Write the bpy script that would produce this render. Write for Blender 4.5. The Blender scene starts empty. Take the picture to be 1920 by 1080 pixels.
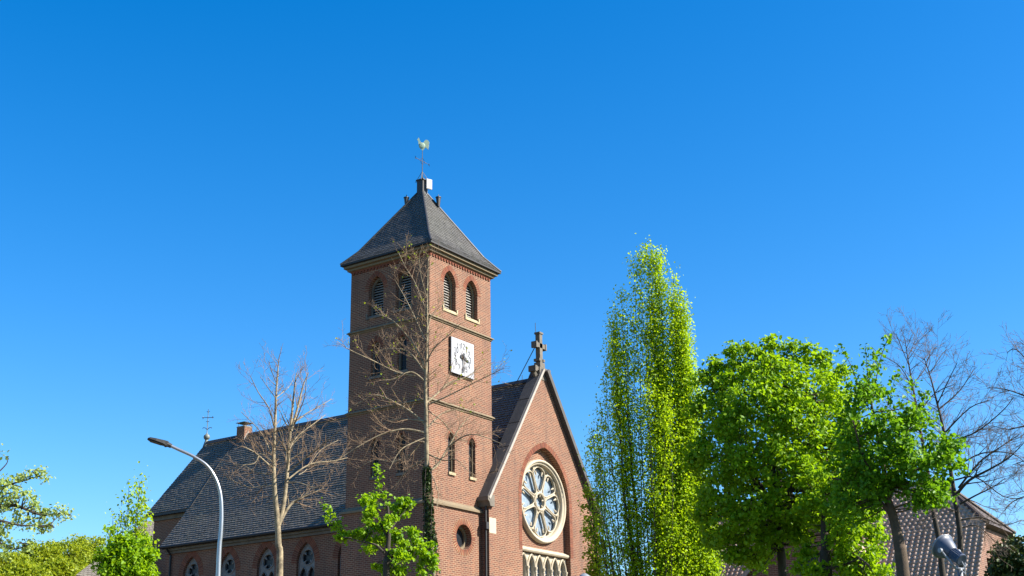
import bpy, bmesh, math, random
import numpy as np
from mathutils import Vector, Matrix
from mathutils.geometry import tessellate_polygon
PI = math.pi
scn = bpy.context.scene
COL = scn.collection

# ---------------------------------------------------------------- camera
CAM = Vector((-42.679, -33.833, 1.6))
CR = Vector((0.57197722, -0.82012029, -0.01564509))
CU = Vector((-0.25862114, -0.19840507, 0.94538380))
CF = Vector((0.77843251, 0.53669185, 0.32558362))
FPX = 2451.15
cd = bpy.data.cameras.new('camera')
cam = bpy.data.objects.new('camera', cd)
COL.objects.link(cam)
cd.sensor_width = 36
cd.lens = FPX / 1920 * 36
cd.clip_end = 6000
cam.matrix_world = Matrix(((CR.x, CU.x, -CF.x, CAM.x), (CR.y, CU.y, -CF.y, CAM.y),
                           (CR.z, CU.z, -CF.z, CAM.z), (0, 0, 0, 1)))
scn.camera = cam

# ---------------------------------------------------------------- light
EL = math.radians(38.0)
SUNROT = math.atan2(0.41, -0.912)
SUN = Vector((math.sin(SUNROT) * math.cos(EL), math.cos(SUNROT) * math.cos(EL), math.sin(EL)))
world = bpy.data.worlds.new('World')
scn.world = world
world.use_nodes = True
wn, wl = world.node_tree.nodes, world.node_tree.links
sky = wn.new('ShaderNodeTexSky')
sky.sky_type = 'NISHITA'
sky.sun_disc = False
sky.sun_elevation = EL
sky.sun_rotation = SUNROT
sky.altitude = 0
sky.air_density = 1.0
sky.dust_density = 0.5
sky.ozone_density = 3.0
hs = wn.new('ShaderNodeHueSaturation')
hs.inputs['Saturation'].default_value = 1.44
hs.inputs['Hue'].default_value = 0.504
wl.new(sky.outputs[0], hs.inputs['Color'])
wl.new(hs.outputs[0], wn['Background'].inputs['Color'])
wn['Background'].inputs['Strength'].default_value = 0.084
sl = bpy.data.lights.new('sun', 'SUN')
sl.energy = 5.0
sl.angle = math.radians(0.5)
sl.color = (1.0, 0.94, 0.84)
so = bpy.data.objects.new('sun', sl)
COL.objects.link(so)
so.rotation_euler = SUN.to_track_quat('Z', 'Y').to_euler()
so.location = (-20, -60, 60)
scn.view_settings.view_transform = 'Standard'
scn.view_settings.look = 'None'
scn.view_settings.exposure = 1.5
scn.view_settings.gamma = 1.0
scn.cycles.max_bounces = 6
scn.cycles.transparent_max_bounces = 8


def ray(px, py):
    return CF * FPX + CR * (px - 960) + CU * (540 - py)


def at(px, py, dist):
    d = ray(px, py)
    return CAM + d * (dist / math.hypot(d.x, d.y))


# ---------------------------------------------------------------- materials
def newmat(name):
    m = bpy.data.materials.new(name)
    m.use_nodes = True
    nt = m.node_tree
    return m, nt.nodes, nt.links, nt.nodes['Principled BSDF']


ALB = 0.66      # all surface albedos are given relative to this


def rgb(c):
    return (c[0] * ALB, c[1] * ALB, c[2] * ALB, 1)


def mixc(n, l, fac, a, b, mode='MIX'):
    x = n.new('ShaderNodeMix')
    x.data_type = 'RGBA'
    x.blend_type = mode
    for sock, v in ((x.inputs[0], fac), (x.inputs[6], a), (x.inputs[7], b)):
        if isinstance(v, (int, float)):
            sock.default_value = v
        elif isinstance(v, (tuple, list)):
            sock.default_value = rgb(v)
        else:
            l.new(v, sock)
    return x.outputs[2]


def noise(n, l, vec, scale, detail=4, rough=0.6):
    t = n.new('ShaderNodeTexNoise')
    t.inputs['Scale'].default_value = scale
    t.inputs['Detail'].default_value = detail
    t.inputs['Roughness'].default_value = rough
    l.new(vec, t.inputs['Vector'])
    return t.outputs['Fac']


def ramp(n, l, fac, a, b):
    r = n.new('ShaderNodeMapRange')
    r.inputs[1].default_value = a
    r.inputs[2].default_value = b
    l.new(fac, r.inputs[0])
    return r.outputs[0]


def objco(n):
    return n.new('ShaderNodeTexCoord').outputs['Object']


def bump(n, l, bs, h, strength, dist=0.02):
    b = n.new('ShaderNodeBump')
    b.inputs['Strength'].default_value = strength
    b.inputs['Distance'].default_value = dist
    l.new(h, b.inputs['Height'])
    l.new(b.outputs[0], bs.inputs['Normal'])


def brick_mat(name, c1, c2, mortar, rowh=0.0835):
    m, n, l, bs = newmat(name)
    co = objco(n)
    sep = n.new('ShaderNodeSeparateXYZ'); l.new(co, sep.inputs[0])
    ad = n.new('ShaderNodeMath'); l.new(sep.outputs[0], ad.inputs[0]); l.new(sep.outputs[1], ad.inputs[1])
    cb = n.new('ShaderNodeCombineXYZ'); l.new(ad.outputs[0], cb.inputs[0]); l.new(sep.outputs[2], cb.inputs[1])
    bt = n.new('ShaderNodeTexBrick')
    l.new(cb.outputs[0], bt.inputs['Vector'])
    bt.inputs['Scale'].default_value = 1
    bt.inputs['Brick Width'].default_value = 0.25
    bt.inputs['Row Height'].default_value = rowh
    bt.inputs['Mortar Size'].default_value = 0.0135
    bt.inputs['Mortar Smooth'].default_value = 0.1
    bt.inputs['Bias'].default_value = -0.1
    bt.inputs['Color1'].default_value = rgb(c1)
    bt.inputs['Color2'].default_value = rgb(c2)
    bt.inputs['Mortar'].default_value = rgb(mortar)
    big = ramp(n, l, noise(n, l, co, 0.55, 5), 0.35, 0.7)
    c = mixc(n, l, big, bt.outputs['Color'], mixc(n, l, 0.45, bt.outputs['Color'], (0.075, 0.032, 0.026)))
    vs = n.new('ShaderNodeMapping'); vs.inputs['Scale'].default_value = (3, 3, 0.25); l.new(co, vs.inputs[0])
    streak = ramp(n, l, noise(n, l, vs.outputs[0], 1.0, 4), 0.5, 0.72)
    c = mixc(n, l, streak, c, mixc(n, l, 0.5, c, (0.06, 0.05, 0.045)))
    sm = ramp(n, l, noise(n, l, co, 9, 3), 0.3, 0.7)
    c = mixc(n, l, sm, c, mixc(n, l, 0.25, c, (0.42, 0.155, 0.07)))
    l.new(c, bs.inputs['Base Color'])
    bs.inputs['Roughness'].default_value = 0.9
    bump(n, l, bs, bt.outputs['Fac'], -0.6, 0.012)
    return m


def plain_mat(name, c, rough=0.8, metal=0.0, var=0.35, scale=3.0, dark=None, bmp=0.15):
    m, n, l, bs = newmat(name)
    co = objco(n)
    dark = dark or tuple(v * 0.45 for v in c)
    f = ramp(n, l, noise(n, l, co, scale, 6), 0.35, 0.75)
    mul = n.new('ShaderNodeMath'); mul.operation = 'MULTIPLY'; l.new(f, mul.inputs[0]); mul.inputs[1].default_value = var * 2
    mul.use_clamp = True
    l.new(mixc(n, l, mul.outputs[0], c, dark), bs.inputs['Base Color'])
    bs.inputs['Roughness'].default_value = rough
    bs.inputs['Metallic'].default_value = metal
    if bmp:
        bump(n, l, bs, noise(n, l, co, scale * 8, 4), bmp, 0.02)
    return m


def attr_mat(name, c1, c2, rough=0.8):
    """colour varies per face through the 'rnd' attribute"""
    m, n, l, bs = newmat(name)
    a = n.new('ShaderNodeAttribute'); a.attribute_name = 'rnd'
    l.new(mixc(n, l, a.outputs['Fac'], c1, c2), bs.inputs['Base Color'])
    bs.inputs['Roughness'].default_value = rough
    return m


def slate_mat(name, c1, c2, gap, moss=(0.09, 0.10, 0.06), mossamt=0.5):
    m, n, l, bs = newmat(name)
    a = n.new('ShaderNodeAttribute'); a.attribute_name = 'rnd'
    co = objco(n)
    c = mixc(n, l, ramp(n, l, a.outputs['Fac'], 0, 1), c2, c1)
    f = ramp(n, l, noise(n, l, co, 0.45, 6), 0.48, 0.72)
    k = n.new('ShaderNodeMath'); k.operation = 'MULTIPLY'; l.new(f, k.inputs[0]); k.inputs[1].default_value = mossamt
    c = mixc(n, l, k.outputs[0], c, moss)
    f2 = ramp(n, l, noise(n, l, co, 5, 4), 0.55, 0.8)
    c = mixc(n, l, f2, c, mixc(n, l, 0.35, c, (0.3, 0.3, 0.28)))
    c = mixc(n, l, ramp(n, l, a.outputs['Fac'], -.5, -.1), gap, c)
    l.new(c, bs.inputs['Base Color'])
    bs.inputs['Roughness'].default_value = 0.55
    bump(n, l, bs, noise(n, l, co, 14, 4), 0.3, 0.02)
    return m


def leaf_mat(name, c1, c2, trans=0.45):
    m, n, l, bs = newmat(name)
    a = n.new('ShaderNodeAttribute'); a.attribute_name = 'rnd'
    c = mixc(n, l, a.outputs['Fac'], c1, c2)
    l.new(c, bs.inputs['Base Color'])
    bs.inputs['Roughness'].default_value = 0.5
    bs.inputs['Specular IOR Level'].default_value = 0.3
    tr = n.new('ShaderNodeBsdfTranslucent')
    l.new(mixc(n, l, 0.5, c, (c2[0] * 1.25, c2[1] * 1.15, c2[2] * 0.6)), tr.inputs['Color'])
    mx = n.new('ShaderNodeMixShader'); mx.inputs[0].default_value = trans
    l.new(bs.outputs[0], mx.inputs[1]); l.new(tr.outputs[0], mx.inputs[2])
    l.new(mx.outputs[0], n['Material Output'].inputs['Surface'])
    return m


def glass_mat(name, c, rough=0.15, spec=0.5):
    m, n, l, bs = newmat(name)
    co = objco(n)
    f = ramp(n, l, noise(n, l, co, 6, 3), 0.3, 0.7)
    l.new(mixc(n, l, f, c, tuple(v * 0.6 for v in c)), bs.inputs['Base Color'])
    bs.inputs['Roughness'].default_value = rough
    bs.inputs['Specular IOR Level'].default_value = spec
    bump(n, l, bs, noise(n, l, co, 9, 2), 0.15, 0.02)
    return m


M = {}
M['brick'] = brick_mat('church_brick', (0.222, 0.069, 0.033), (0.080, 0.027, 0.017), (0.42, 0.295, 0.185))
M['voussoir'] = attr_mat('voussoir_brick', (0.27, 0.078, 0.034), (0.16, 0.044, 0.021), 0.9)
M['mortar'] = plain_mat('mortar', (0.44, 0.29, 0.16), 0.95)
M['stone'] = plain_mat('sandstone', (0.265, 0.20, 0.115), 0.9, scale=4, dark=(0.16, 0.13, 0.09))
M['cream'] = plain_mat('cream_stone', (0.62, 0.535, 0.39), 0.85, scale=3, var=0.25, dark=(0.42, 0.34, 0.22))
M['grey_and_shaded'] = plain_mat('grey_and_shaded_stone', (0.22, 0.19, 0.15), 0.9, scale=3, dark=(0.07, 0.065, 0.05))  # serves grey stone and the shaded-face copy of the tan trim
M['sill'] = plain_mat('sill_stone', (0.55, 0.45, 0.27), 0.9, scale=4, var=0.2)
M['slate'] = slate_mat('tower_slate', (0.135, 0.125, 0.108), (0.07, 0.065, 0.056), (0.012, 0.012, 0.014), mossamt=0.3)
M['slate_nave'] = slate_mat('nave_slate', (0.205, 0.185, 0.15), (0.125, 0.112, 0.092), (0.010, 0.010, 0.012), (0.20, 0.19, 0.12), 0.45)
M['lead'] = plain_mat('dark_lead', (0.045, 0.043, 0.042), 0.55, scale=2, bmp=0.1)
M['coping'] = plain_mat('coping_slab', (0.11, 0.10, 0.09), 0.8, scale=2.5, dark=(0.045, 0.042, 0.04))
M['verge'] = plain_mat('verge_stone', (0.46, 0.42, 0.36), 0.8, scale=3, var=0.3)
M['dark'] = plain_mat('dark_paint', (0.018, 0.017, 0.017), 0.6, bmp=0)
M['black'] = plain_mat('dark_interior', (0.008, 0.008, 0.009), 0.9, bmp=0)  # near-black colour stands in for the darkness of unlit interiors
M['louver'] = plain_mat('louver_board', (0.34, 0.32, 0.29), 0.7, scale=5, var=0.2)
M['white'] = plain_mat('white_enamel', (0.50, 0.50, 0.51), 0.35, var=0.06, bmp=0)
M['ink'] = plain_mat('grey_numerals', (0.03, 0.03, 0.033), 0.5, bmp=0)
M['copper'] = plain_mat('verdigris_copper', (0.42, 0.60, 0.46), 0.6, scale=8, dark=(0.55, 0.55, 0.30), bmp=0)
M['patina'] = plain_mat('dull_patina', (0.24, 0.27, 0.23), 0.6, scale=6, dark=(0.07, 0.075, 0.07), bmp=0)
M['tracery'] = plain_mat('grey_tracery', (0.32, 0.30, 0.27), 0.85, scale=5, dark=(0.14, 0.13, 0.12))
M['glass'] = glass_mat('sky_tinted_glass', (0.36, 0.45, 0.54), 0.25, 0.7)  # pale blue sky reflection is painted into the pane colour
M['glass_dark'] = glass_mat('leaded_glass', (0.025, 0.028, 0.034), 0.3, 0.2)
M['steel'] = plain_mat('galvanised_steel', (0.48, 0.50, 0.52), 0.35, 0.75, var=0.15, bmp=0)
M['lamp_head'] = plain_mat('lamp_housing', (0.008, 0.008, 0.009), 0.75, bmp=0)
M['flood'] = plain_mat('grey_blue_enamel', (0.08, 0.105, 0.16), 0.5, var=0.15, bmp=0)
M['flood_rim'] = plain_mat('pale_enamel', (0.30, 0.32, 0.35), 0.35, var=0.1, bmp=0)
M['bark'] = plain_mat('grey_bark', (0.44, 0.35, 0.21), 0.9, scale=6, var=0.5, dark=(0.07, 0.055, 0.035), bmp=0.6)
M['bark_mid'] = plain_mat('brown_bark', (0.14, 0.09, 0.05), 0.9, scale=7, var=0.5, dark=(0.06, 0.042, 0.028), bmp=0.6)
M['bark_dark'] = plain_mat('dark_bark', (0.07, 0.052, 0.035), 0.9, scale=9, var=0.5, dark=(0.035, 0.028, 0.02), bmp=0.6)
M['twig'] = plain_mat('brown_twig', (0.34, 0.22, 0.125), 0.85, scale=2, var=0.3, bmp=0)
M['twig_dark'] = plain_mat('dark_twig', (0.20, 0.14, 0.10), 0.85, scale=2, var=0.3, bmp=0)
M['leaf_maple'] = leaf_mat('maple_leaves', (0.185, 0.41, 0.008), (0.41, 0.65, 0.012), 0.55)
M['leaf_dark'] = leaf_mat('deep_green_shaded_maple_leaves', (0.095, 0.28, 0.010), (0.25, 0.51, 0.012), 0.5)  # deeper green, darkened further to carry shade on the right maple
M['leaf_yellow'] = leaf_mat('young_hornbeam_leaves', (0.33, 0.56, 0.008), (0.62, 0.86, 0.012), 0.58)
M['leaf_pale'] = leaf_mat('pale_leaves', (0.36, 0.52, 0.12), (0.66, 0.80, 0.27), 0.55)
M['leaf_olive'] = leaf_mat('olive_leaves', (0.26, 0.37, 0.015), (0.50, 0.58, 0.03), 0.5)
M['leaf_ivy'] = leaf_mat('ivy_leaves', (0.02, 0.05, 0.010), (0.075, 0.13, 0.025), 0.15)
M['leaf_fir'] = leaf_mat('evergreen_leaves', (0.035, 0.075, 0.014), (0.11, 0.14, 0.03), 0.15)
M['house_brick'] = brick_mat('farmhouse_brick', (0.24, 0.09, 0.05), (0.13, 0.045, 0.03), (0.40, 0.30, 0.22))
M['pantile'] = plain_mat('clay_pantile', (0.66, 0.45, 0.33), 0.65, scale=1.2, var=0.35, dark=(0.30, 0.19, 0.14), bmp=0.2)
M['ridge_tile'] = plain_mat('dark_ridge_tile', (0.085, 0.055, 0.042), 0.7, scale=2)


def ground_mat():
    m, n, l, bs = newmat('grass_ground')
    co = objco(n)
    c = mixc(n, l, noise(n, l, co, 0.8, 6), (0.035, 0.07, 0.015), (0.075, 0.11, 0.03))
    l.new(c, bs.inputs['Base Color'])
    bs.inputs['Roughness'].default_value = 0.95
    bump(n, l, bs, noise(n, l, co, 25, 4), 0.6, 0.05)
    return m


M['ground'] = ground_mat()
M['asphalt'] = plain_mat('asphalt', (0.055, 0.055, 0.057), 0.9, scale=3, var=0.3, bmp=0.4)
M['bounce_paving'] = plain_mat('warm_bounce_paving', (0.30, 0.20, 0.15), 0.9, scale=2, var=0.3)  # warm colour chosen for the light it throws back at the church
M['paving'] = plain_mat('paving', (0.27, 0.25, 0.23), 0.9, scale=2, var=0.3)


# ---------------------------------------------------------------- mesh builder
class MB:
    def __init__(s):
        s.v = []; s.f = []; s.uv = []; s.rnd = []

    def add(s, vs, fs, rnd=None, uvs=None):
        b = len(s.v)
        s.v.extend([tuple(p) for p in vs])
        for i, f in enumerate(fs):
            s.f.append(tuple(b + k for k in f))
            s.rnd.append(rnd if rnd is not None else 0.5)
            s.uv.append(uvs[i] if uvs else None)

    def box(s, c, size, rot=None, rnd=None):
        c = Vector(c)
        h = Vector(size) * 0.5
        R = rot or Matrix.Identity(3)
        vs = [c + R @ Vector((x * h.x, y * h.y, z * h.z)) for x in (-1, 1) for y in (-1, 1) for z in (-1, 1)]
        s.add(vs, [(0, 1, 3, 2), (4, 6, 7, 5), (0, 4, 5, 1), (2, 3, 7, 6), (0, 2, 6, 4), (1, 5, 7, 3)], rnd)

    def box2(s, a, b, rnd=None):
        s.box([(a[i] + b[i]) / 2 for i in range(3)], [abs(b[i] - a[i]) for i in range(3)], None, rnd)

    def tube(s, pts, rad, sides=6, caps=True, closed=False):
        pts = [Vector(p) for p in pts]
        n = len(pts)
        if not isinstance(rad, (list, tuple)):
            rad = [rad] * n
        vs = []
        ref = None
        for i in range(n):
            if closed:
                t = pts[(i + 1) % n] - pts[i - 1]
            else:
                t = pts[min(i + 1, n - 1)] - pts[max(i - 1, 0)]
            if t.length < 1e-9:
                t = Vector((0, 0, 1))
            t.normalize()
            if ref is None:
                ref = Vector((0, 0, 1)).cross(t)
                if ref.length < 0.1:
                    ref = Vector((1, 0, 0)).cross(t)
            ref = ref - t * ref.dot(t)
            if ref.length < 1e-6:
                ref = t.orthogonal()
            ref.normalize()
            bi = t.cross(ref)
            for k in range(sides):
                a = 2 * PI * k / sides
                vs.append(pts[i] + (ref * math.cos(a) + bi * math.sin(a)) * rad[i])
        fs = []
        m = n if closed else n - 1
        for i in range(m):
            j = (i + 1) % n
            for k in range(sides):
                k2 = (k + 1) % sides
                fs.append((i * sides + k, i * sides + k2, j * sides + k2, j * sides + k))
        if caps and not closed:
            fs.append(tuple(range(sides - 1, -1, -1)))
            fs.append(tuple((n - 1) * sides + k for k in range(sides)))
        s.add(vs, fs)

    def lathe(s, prof, origin, axis=(0, 0, 1), seg=24):
        """prof: (radius, height along axis)"""
        o = Vector(origin); ax = Vector(axis).normalized()
        a = ax.orthogonal().normalized(); b = ax.cross(a)
        vs = []
        for r, h in prof:
            for k in range(seg):
                t = 2 * PI * k / seg
                vs.append(o + ax * h + (a * math.cos(t) + b * math.sin(t)) * max(r, 1e-4))
        fs = []
        for i in range(len(prof) - 1):
            for k in range(seg):
                k2 = (k + 1) % seg
                fs.append((i * seg + k, i * seg + k2, (i + 1) * seg + k2, (i + 1) * seg + k))
        s.add(vs, fs)

    def plate(s, F, outer, holes=(), front=0.0, depth=0.3, sides=False, back=False, front_face=True):
        """polygon with holes in frame F=(origin,U,V,N); front at `front` along N, reveals `depth` deep"""
        O, U, V, N = F
        loops = [list(outer)] + [list(h) for h in holes]
        flat = [p for lp in loops for p in lp]
        tris = tessellate_polygon([[Vector((p[0], p[1], 0)) for p in lp] for lp in loops])
        P = lambda p, w: O + U * p[0] + V * p[1] + N * w
        vs = [P(p, front) for p in flat]
        if front_face:
            s.add(vs, [tuple(t) for t in tris])
        if back:
            s.add([P(p, front - depth) for p in flat], [tuple(t) for t in tris])
        for i, lp in enumerate(loops):
            if i == 0 and not sides:
                continue
            k = len(lp)
            vv = [P(p, front) for p in lp] + [P(p, front - depth) for p in lp]
            s.add(vv, [(j, (j + 1) % k, k + (j + 1) % k, k + j) for j in range(k)])

    def build(s, name, mat, parent=None, smooth=False, loc=None):
        me = bpy.data.meshes.new(name)
        off = Vector(loc) if loc is not None else Vector((0, 0, 0))
        me.from_pydata([tuple(Vector(p) - off) for p in s.v], [], s.f)
        if any(u is not None for u in s.uv):
            ul = me.uv_layers.new(name='UVMap')
            buf = []
            for f, u in zip(s.f, s.uv):
                for i in range(len(f)):
                    buf.extend(u[i] if u else (0, 0))
            ul.data.foreach_set('uv', buf)
        at_ = me.attributes.new('rnd', 'FLOAT', 'FACE')
        at_.data.foreach_set('value', s.rnd)
        bm = bmesh.new(); bm.from_mesh(me)
        bmesh.ops.recalc_face_normals(bm, faces=bm.faces)
        bm.to_mesh(me); bm.free()
        if smooth:
            me.polygons.foreach_set('use_smooth', [True] * len(me.polygons))
        me.materials.append(mat)
        o = bpy.data.objects.new(name, me)
        COL.objects.link(o)
        if parent is not None:
            o.parent = parent
        if loc is not None:
            o.location = off
        return o


def thing(name, label, cat, loc, group=None):
    o = bpy.data.objects.new(name, None)
    o.empty_display_size = 0.5
    COL.objects.link(o)
    o.location = loc
    o['label'] = label; o['category'] = cat
    if group:
        o['group'] = group
    return o


def part(mb, name, mat, parent, smooth=False, label=None):
    """child mesh given in world coordinates under a thing/part that may be offset"""
    o = mb.build(name, mat, None, smooth)
    root = Vector((0, 0, 0))
    p = parent
    while p is not None:
        root += p.location
        p = p.parent
    o.data.transform(Matrix.Translation(-root))
    o.parent = parent
    if label:
        o['label'] = label
    return o


def tag(o, label, cat, group=None):
    o['label'] = label; o['category'] = cat
    if group:
        o['group'] = group
    return o


def structure(o):
    o['kind'] = 'structure'
    return o


# ---------------------------------------------------------------- shapes in the plane
def arch(cx, hw, z0, spring, apex, n=10):
    """closed outline, counter clockwise from bottom left"""
    h = apex - spring
    h = max(h, hw * 1.0001)
    r = (hw * hw + h * h) / (2 * hw)
    pts = [(cx - hw, z0), (cx + hw, z0)]
    a1 = math.atan2(h, (r - hw))
    for i in range(n + 1):
        a = a1 * i / n
        pts.append((cx + hw - r + r * math.cos(a), spring + r * math.sin(a)))
    for i in range(n - 1, -1, -1):
        a = a1 * i / n
        pts.append((cx - hw + r - r * math.cos(a), spring + r * math.sin(a)))
    return pts


def circle(cx, cz, r, n=40):
    return [(cx + r * math.cos(2 * PI * i / n), cz + r * math.sin(2 * PI * i / n)) for i in range(n)]


def archcurve(cx, hw, spring, apex, z0=None, n=10):
    p = arch(cx, hw, z0 if z0 is not None else spring, spring, apex, n)
    return p[1:] + p[:1] if z0 is not None else p[2:]


def frame(o, u, n):
    U = Vector(u); N = Vector(n)
    return (Vector(o), U, Vector((0, 0, 1)), N)


def voussoirs(mb, ground, F, curve, width, step=0.085, proud=0.012, closed=False):
    """soldier bricks radiating around a curve (outside on its left... sign from centroid)"""
    O, U, V, N = F
    pts = [Vector((p[0], p[1])) for p in curve]
    if closed:
        pts.append(pts[0])
    cx = sum(p.x for p in pts) / len(pts); cy = min(p.y for p in pts) if not closed else sum(p.y for p in pts) / len(pts)
    seglen = [(pts[i + 1] - pts[i]).length for i in range(len(pts) - 1)]
    tot = sum(seglen)
    n = max(3, int(tot / step))

    def pos(s):
        s = min(max(s, 0), tot)
        for i, L in enumerate(seglen):
            if s <= L or i == len(seglen) - 1:
                t = (pts[i + 1] - pts[i]) / max(L, 1e-9)
                p = pts[i] + t * s
                nn = Vector((t.y, -t.x))
                if nn.dot(p - Vector((cx, cy))) < 0:
                    nn = -nn
                return p, nn
            s -= L
    P = lambda p, w: O + U * p.x + V * p.y + N * w
    rr = random.Random(5)
    if not closed:
        ia = max(range(len(pts)), key=lambda q: pts[q].y)
        if 0 < ia < len(pts) - 1:
            ta = (pts[ia] - pts[ia - 1]).normalized(); tb = (pts[ia + 1] - pts[ia]).normalized()
            na = Vector((ta.y, -ta.x)); nb = Vector((tb.y, -tb.x))
            if na.y < 0: na = -na
            if nb.y < 0: nb = -nb
            up_ = Vector((0, width / max(.3, na.y)))
            q = [pts[ia] + Vector((0, .02)), pts[ia] + na * width * .96, pts[ia] + up_ * .97, pts[ia] + nb * width * .96]
            mb.add([P(k, proud - .003) for k in q] + [P(k, -.02) for k in q], [(0, 1, 2, 3), (1, 2, 6, 5), (2, 3, 7, 6)], .5)
    base = []
    for i in range(n):
        a, na = pos(tot * (i + 0.09) / n); b, nb = pos(tot * (i + 0.91) / n)
        q = [a, b, b + nb * width, a + na * width]
        vs = [P(k, proud) for k in q] + [P(k, -0.02) for k in q]
        mb.add(vs, [(0, 1, 2, 3), (0, 1, 5, 4), (1, 2, 6, 5), (2, 3, 7, 6), (3, 0, 4, 7)], rr.random())
    for i in range(n):
        a, na = pos(tot * i / n); b, nb = pos(tot * (i + 1) / n)
        ground.add([P(a, 0.004), P(b, 0.004), P(b + nb * (width + .012), 0.004), P(a + na * (width + .012), 0.004)], [(0, 1, 2, 3)])


SR = random.Random(77)


def roof_strip(mb, a0, a1, b0, b1, rowh=0.16, lift=0.022, slate=0.2, row0=0):
    """overlapping slates from eave line a0-a1 up to top line b0-b1, every slate with its own tilt and tone"""
    a0, a1, b0, b1 = map(Vector, (a0, a1, b0, b1))
    L = ((b0 + b1) / 2 - (a0 + a1) / 2).length
    n = max(1, int(round(L / rowh)))
    ud = (a1 - a0).normalized()
    nrm = ud.cross((b0 + b1) / 2 - (a0 + a1) / 2).normalized()
    if nrm.z < 0:
        nrm = -nrm
    mb.add([a0 - nrm * .012, a1 - nrm * .012, b1 - nrm * .012, b0 - nrm * .012], [(0, 1, 2, 3)], -1.0)  # near-black under-sheet: shadow in the slate gaps put into colour
    for i in range(n):
        t0, t1 = i / n, (i + 1) / n
        p0 = a0.lerp(b0, t0); p1 = a1.lerp(b1, t0); q0 = a0.lerp(b0, t1); q1 = a1.lerp(b1, t1)
        W_ = (p1 - p0).length
        W2 = (q1 - q0).length
        m = max(1, int(round(W_ / slate)))
        sh = 0.5 * ((row0 + i) % 2)
        rowtone = SR.gauss(0, .06)
        for k in range(-1, m + 1):
            u0 = max(0, (k + sh + .035) / m); u1 = min(1, (k + sh + .965) / m)
            if u1 - u0 < .2 / m:
                continue
            l0 = lift * SR.uniform(.65, 1.25); l1 = lift * SR.uniform(.65, 1.25)
            # the top edge of a slate follows straight up from its lower edge
            d0 = (p0 + (p1 - p0) * u0 - q0).dot(ud) / max(W2, 1e-6); d1 = (p0 + (p1 - p0) * u1 - q0).dot(ud) / max(W2, 1e-6)
            d0 = min(1, max(0, d0)); d1 = min(1, max(0, d1))
            A = p0.lerp(p1, u0); B = p0.lerp(p1, u1); Cc = q0.lerp(q1, d1); Dd = q0.lerp(q1, d0)
            tone = min(1, max(0, SR.gauss(.5, .15) + rowtone))
            mb.add([A + nrm * l0, B + nrm * l1, Cc, Dd, A - nrm * .01, B - nrm * .01], [(0, 1, 2, 3), (0, 4, 5, 1)], tone)
    return row0 + n


# ================================================================ GROUND
mb = MB()
mb.add([(-1500, -1500, 0), (1500, -1500, 0), (1500, 1500, 0), (-1500, 1500, 0)], [(0, 1, 2, 3)])
structure(mb.build('ground', M['ground']))
fh = Vector((CF.x, CF.y, 0)).normalized(); rh = Vector((fh.y, -fh.x, 0))


def vs_quad(d0, d1, s0, s1, z):
    return [CAM.xy.to_3d() + fh * d + rh * s + Vector((0, 0, z)) for d, s in ((d0, s0), (d0, s1), (d1, s1), (d1, s0))]


mb = MB(); mb.add(vs_quad(6, 13, -150, 150, 0.004), [(0, 1, 2, 3)])
structure(mb.build('road', M['asphalt']))
mb = MB()
q = vs_quad(13, 15.5, -150, 150, 0.12)
mb.add(q + [p - Vector((0, 0, 0.12)) for p in q], [(0, 1, 2, 3), (0, 1, 5, 4), (2, 3, 7, 6)])
q = vs_quad(-3, 6, -150, 150, 0.12)
mb.add(q + [p - Vector((0, 0, 0.12)) for p in q], [(0, 1, 2, 3), (0, 1, 5, 4), (2, 3, 7, 6)])
structure(mb.build('pavement', M['paving']))

mb = MB(); mb.add([(-30, -14, .004), (20, -14, .004), (20, 40, .004), (-30, 40, .004)], [(0, 1, 2, 3)])
structure(mb.build('bounce_paving', M['bounce_paving']))  # unseen paving added to bounce warm light onto the shaded walls

# ================================================================ CHURCH
W = 4.6
church = thing('church', 'red brick church with square clock tower, dark slate roofs and round rose window', 'church', (0, 0, 0))
FR = frame((0, 0, 0), (1, 0, 0), (0, -1, 0))      # right (sunlit) face of the tower
FL = frame((0, 0, 0), (0, 1, 0), (-1, 0, 0))      # left (shaded) face
BR = (1.46, 3.12); BL = (1.48, 3.08)
BELF = dict(hw=0.44, z0=19.72, spring=20.95, apex=21.6)
SLIT_R = [(1.58, 0.245, 12.42, 13.85, 14.2), (3.08, 0.245, 12.42, 13.85, 14.2)]
SLIT_L = [(1.50, 0.235, 12.35, 13.75, 14.1), (2.98, 0.235, 12.35, 13.75, 14.1)]
MID_L = [(1.52, 0.26, 16.86, 18.15, 18.5), (3.03, 0.26, 16.86, 18.15, 18.5)]
PL = 0.1
Z3 = 10.95
ROUND = (2.32, 9.74, 0.54)


def bo(c):
    return arch(c, BELF['hw'], BELF['z0'], BELF['spring'], BELF['apex'])


mb = MB()
box = lambda z0, z1: [(0, z0), (W, z0), (W, z1), (0, z1)]
mb.plate(FR, box(Z3, 22.4), [bo(c) for c in BR] + [arch(*s) for s in SLIT_R], 0, 0.4)
mb.plate(FL, box(Z3, 22.4), [bo(c) for c in BL] + [arch(*s) for s in SLIT_L + MID_L], 0, 0.4)
mb.add([(W, 0, 0), (W, W, 0), (W, W, 22.4), (W, 0, 22.4)], [(0, 1, 2, 3)])
mb.add([(0, W, 0), (W, W, 0), (W, W, 22.4), (0, W, 22.4)], [(0, 1, 2, 3)])
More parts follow.
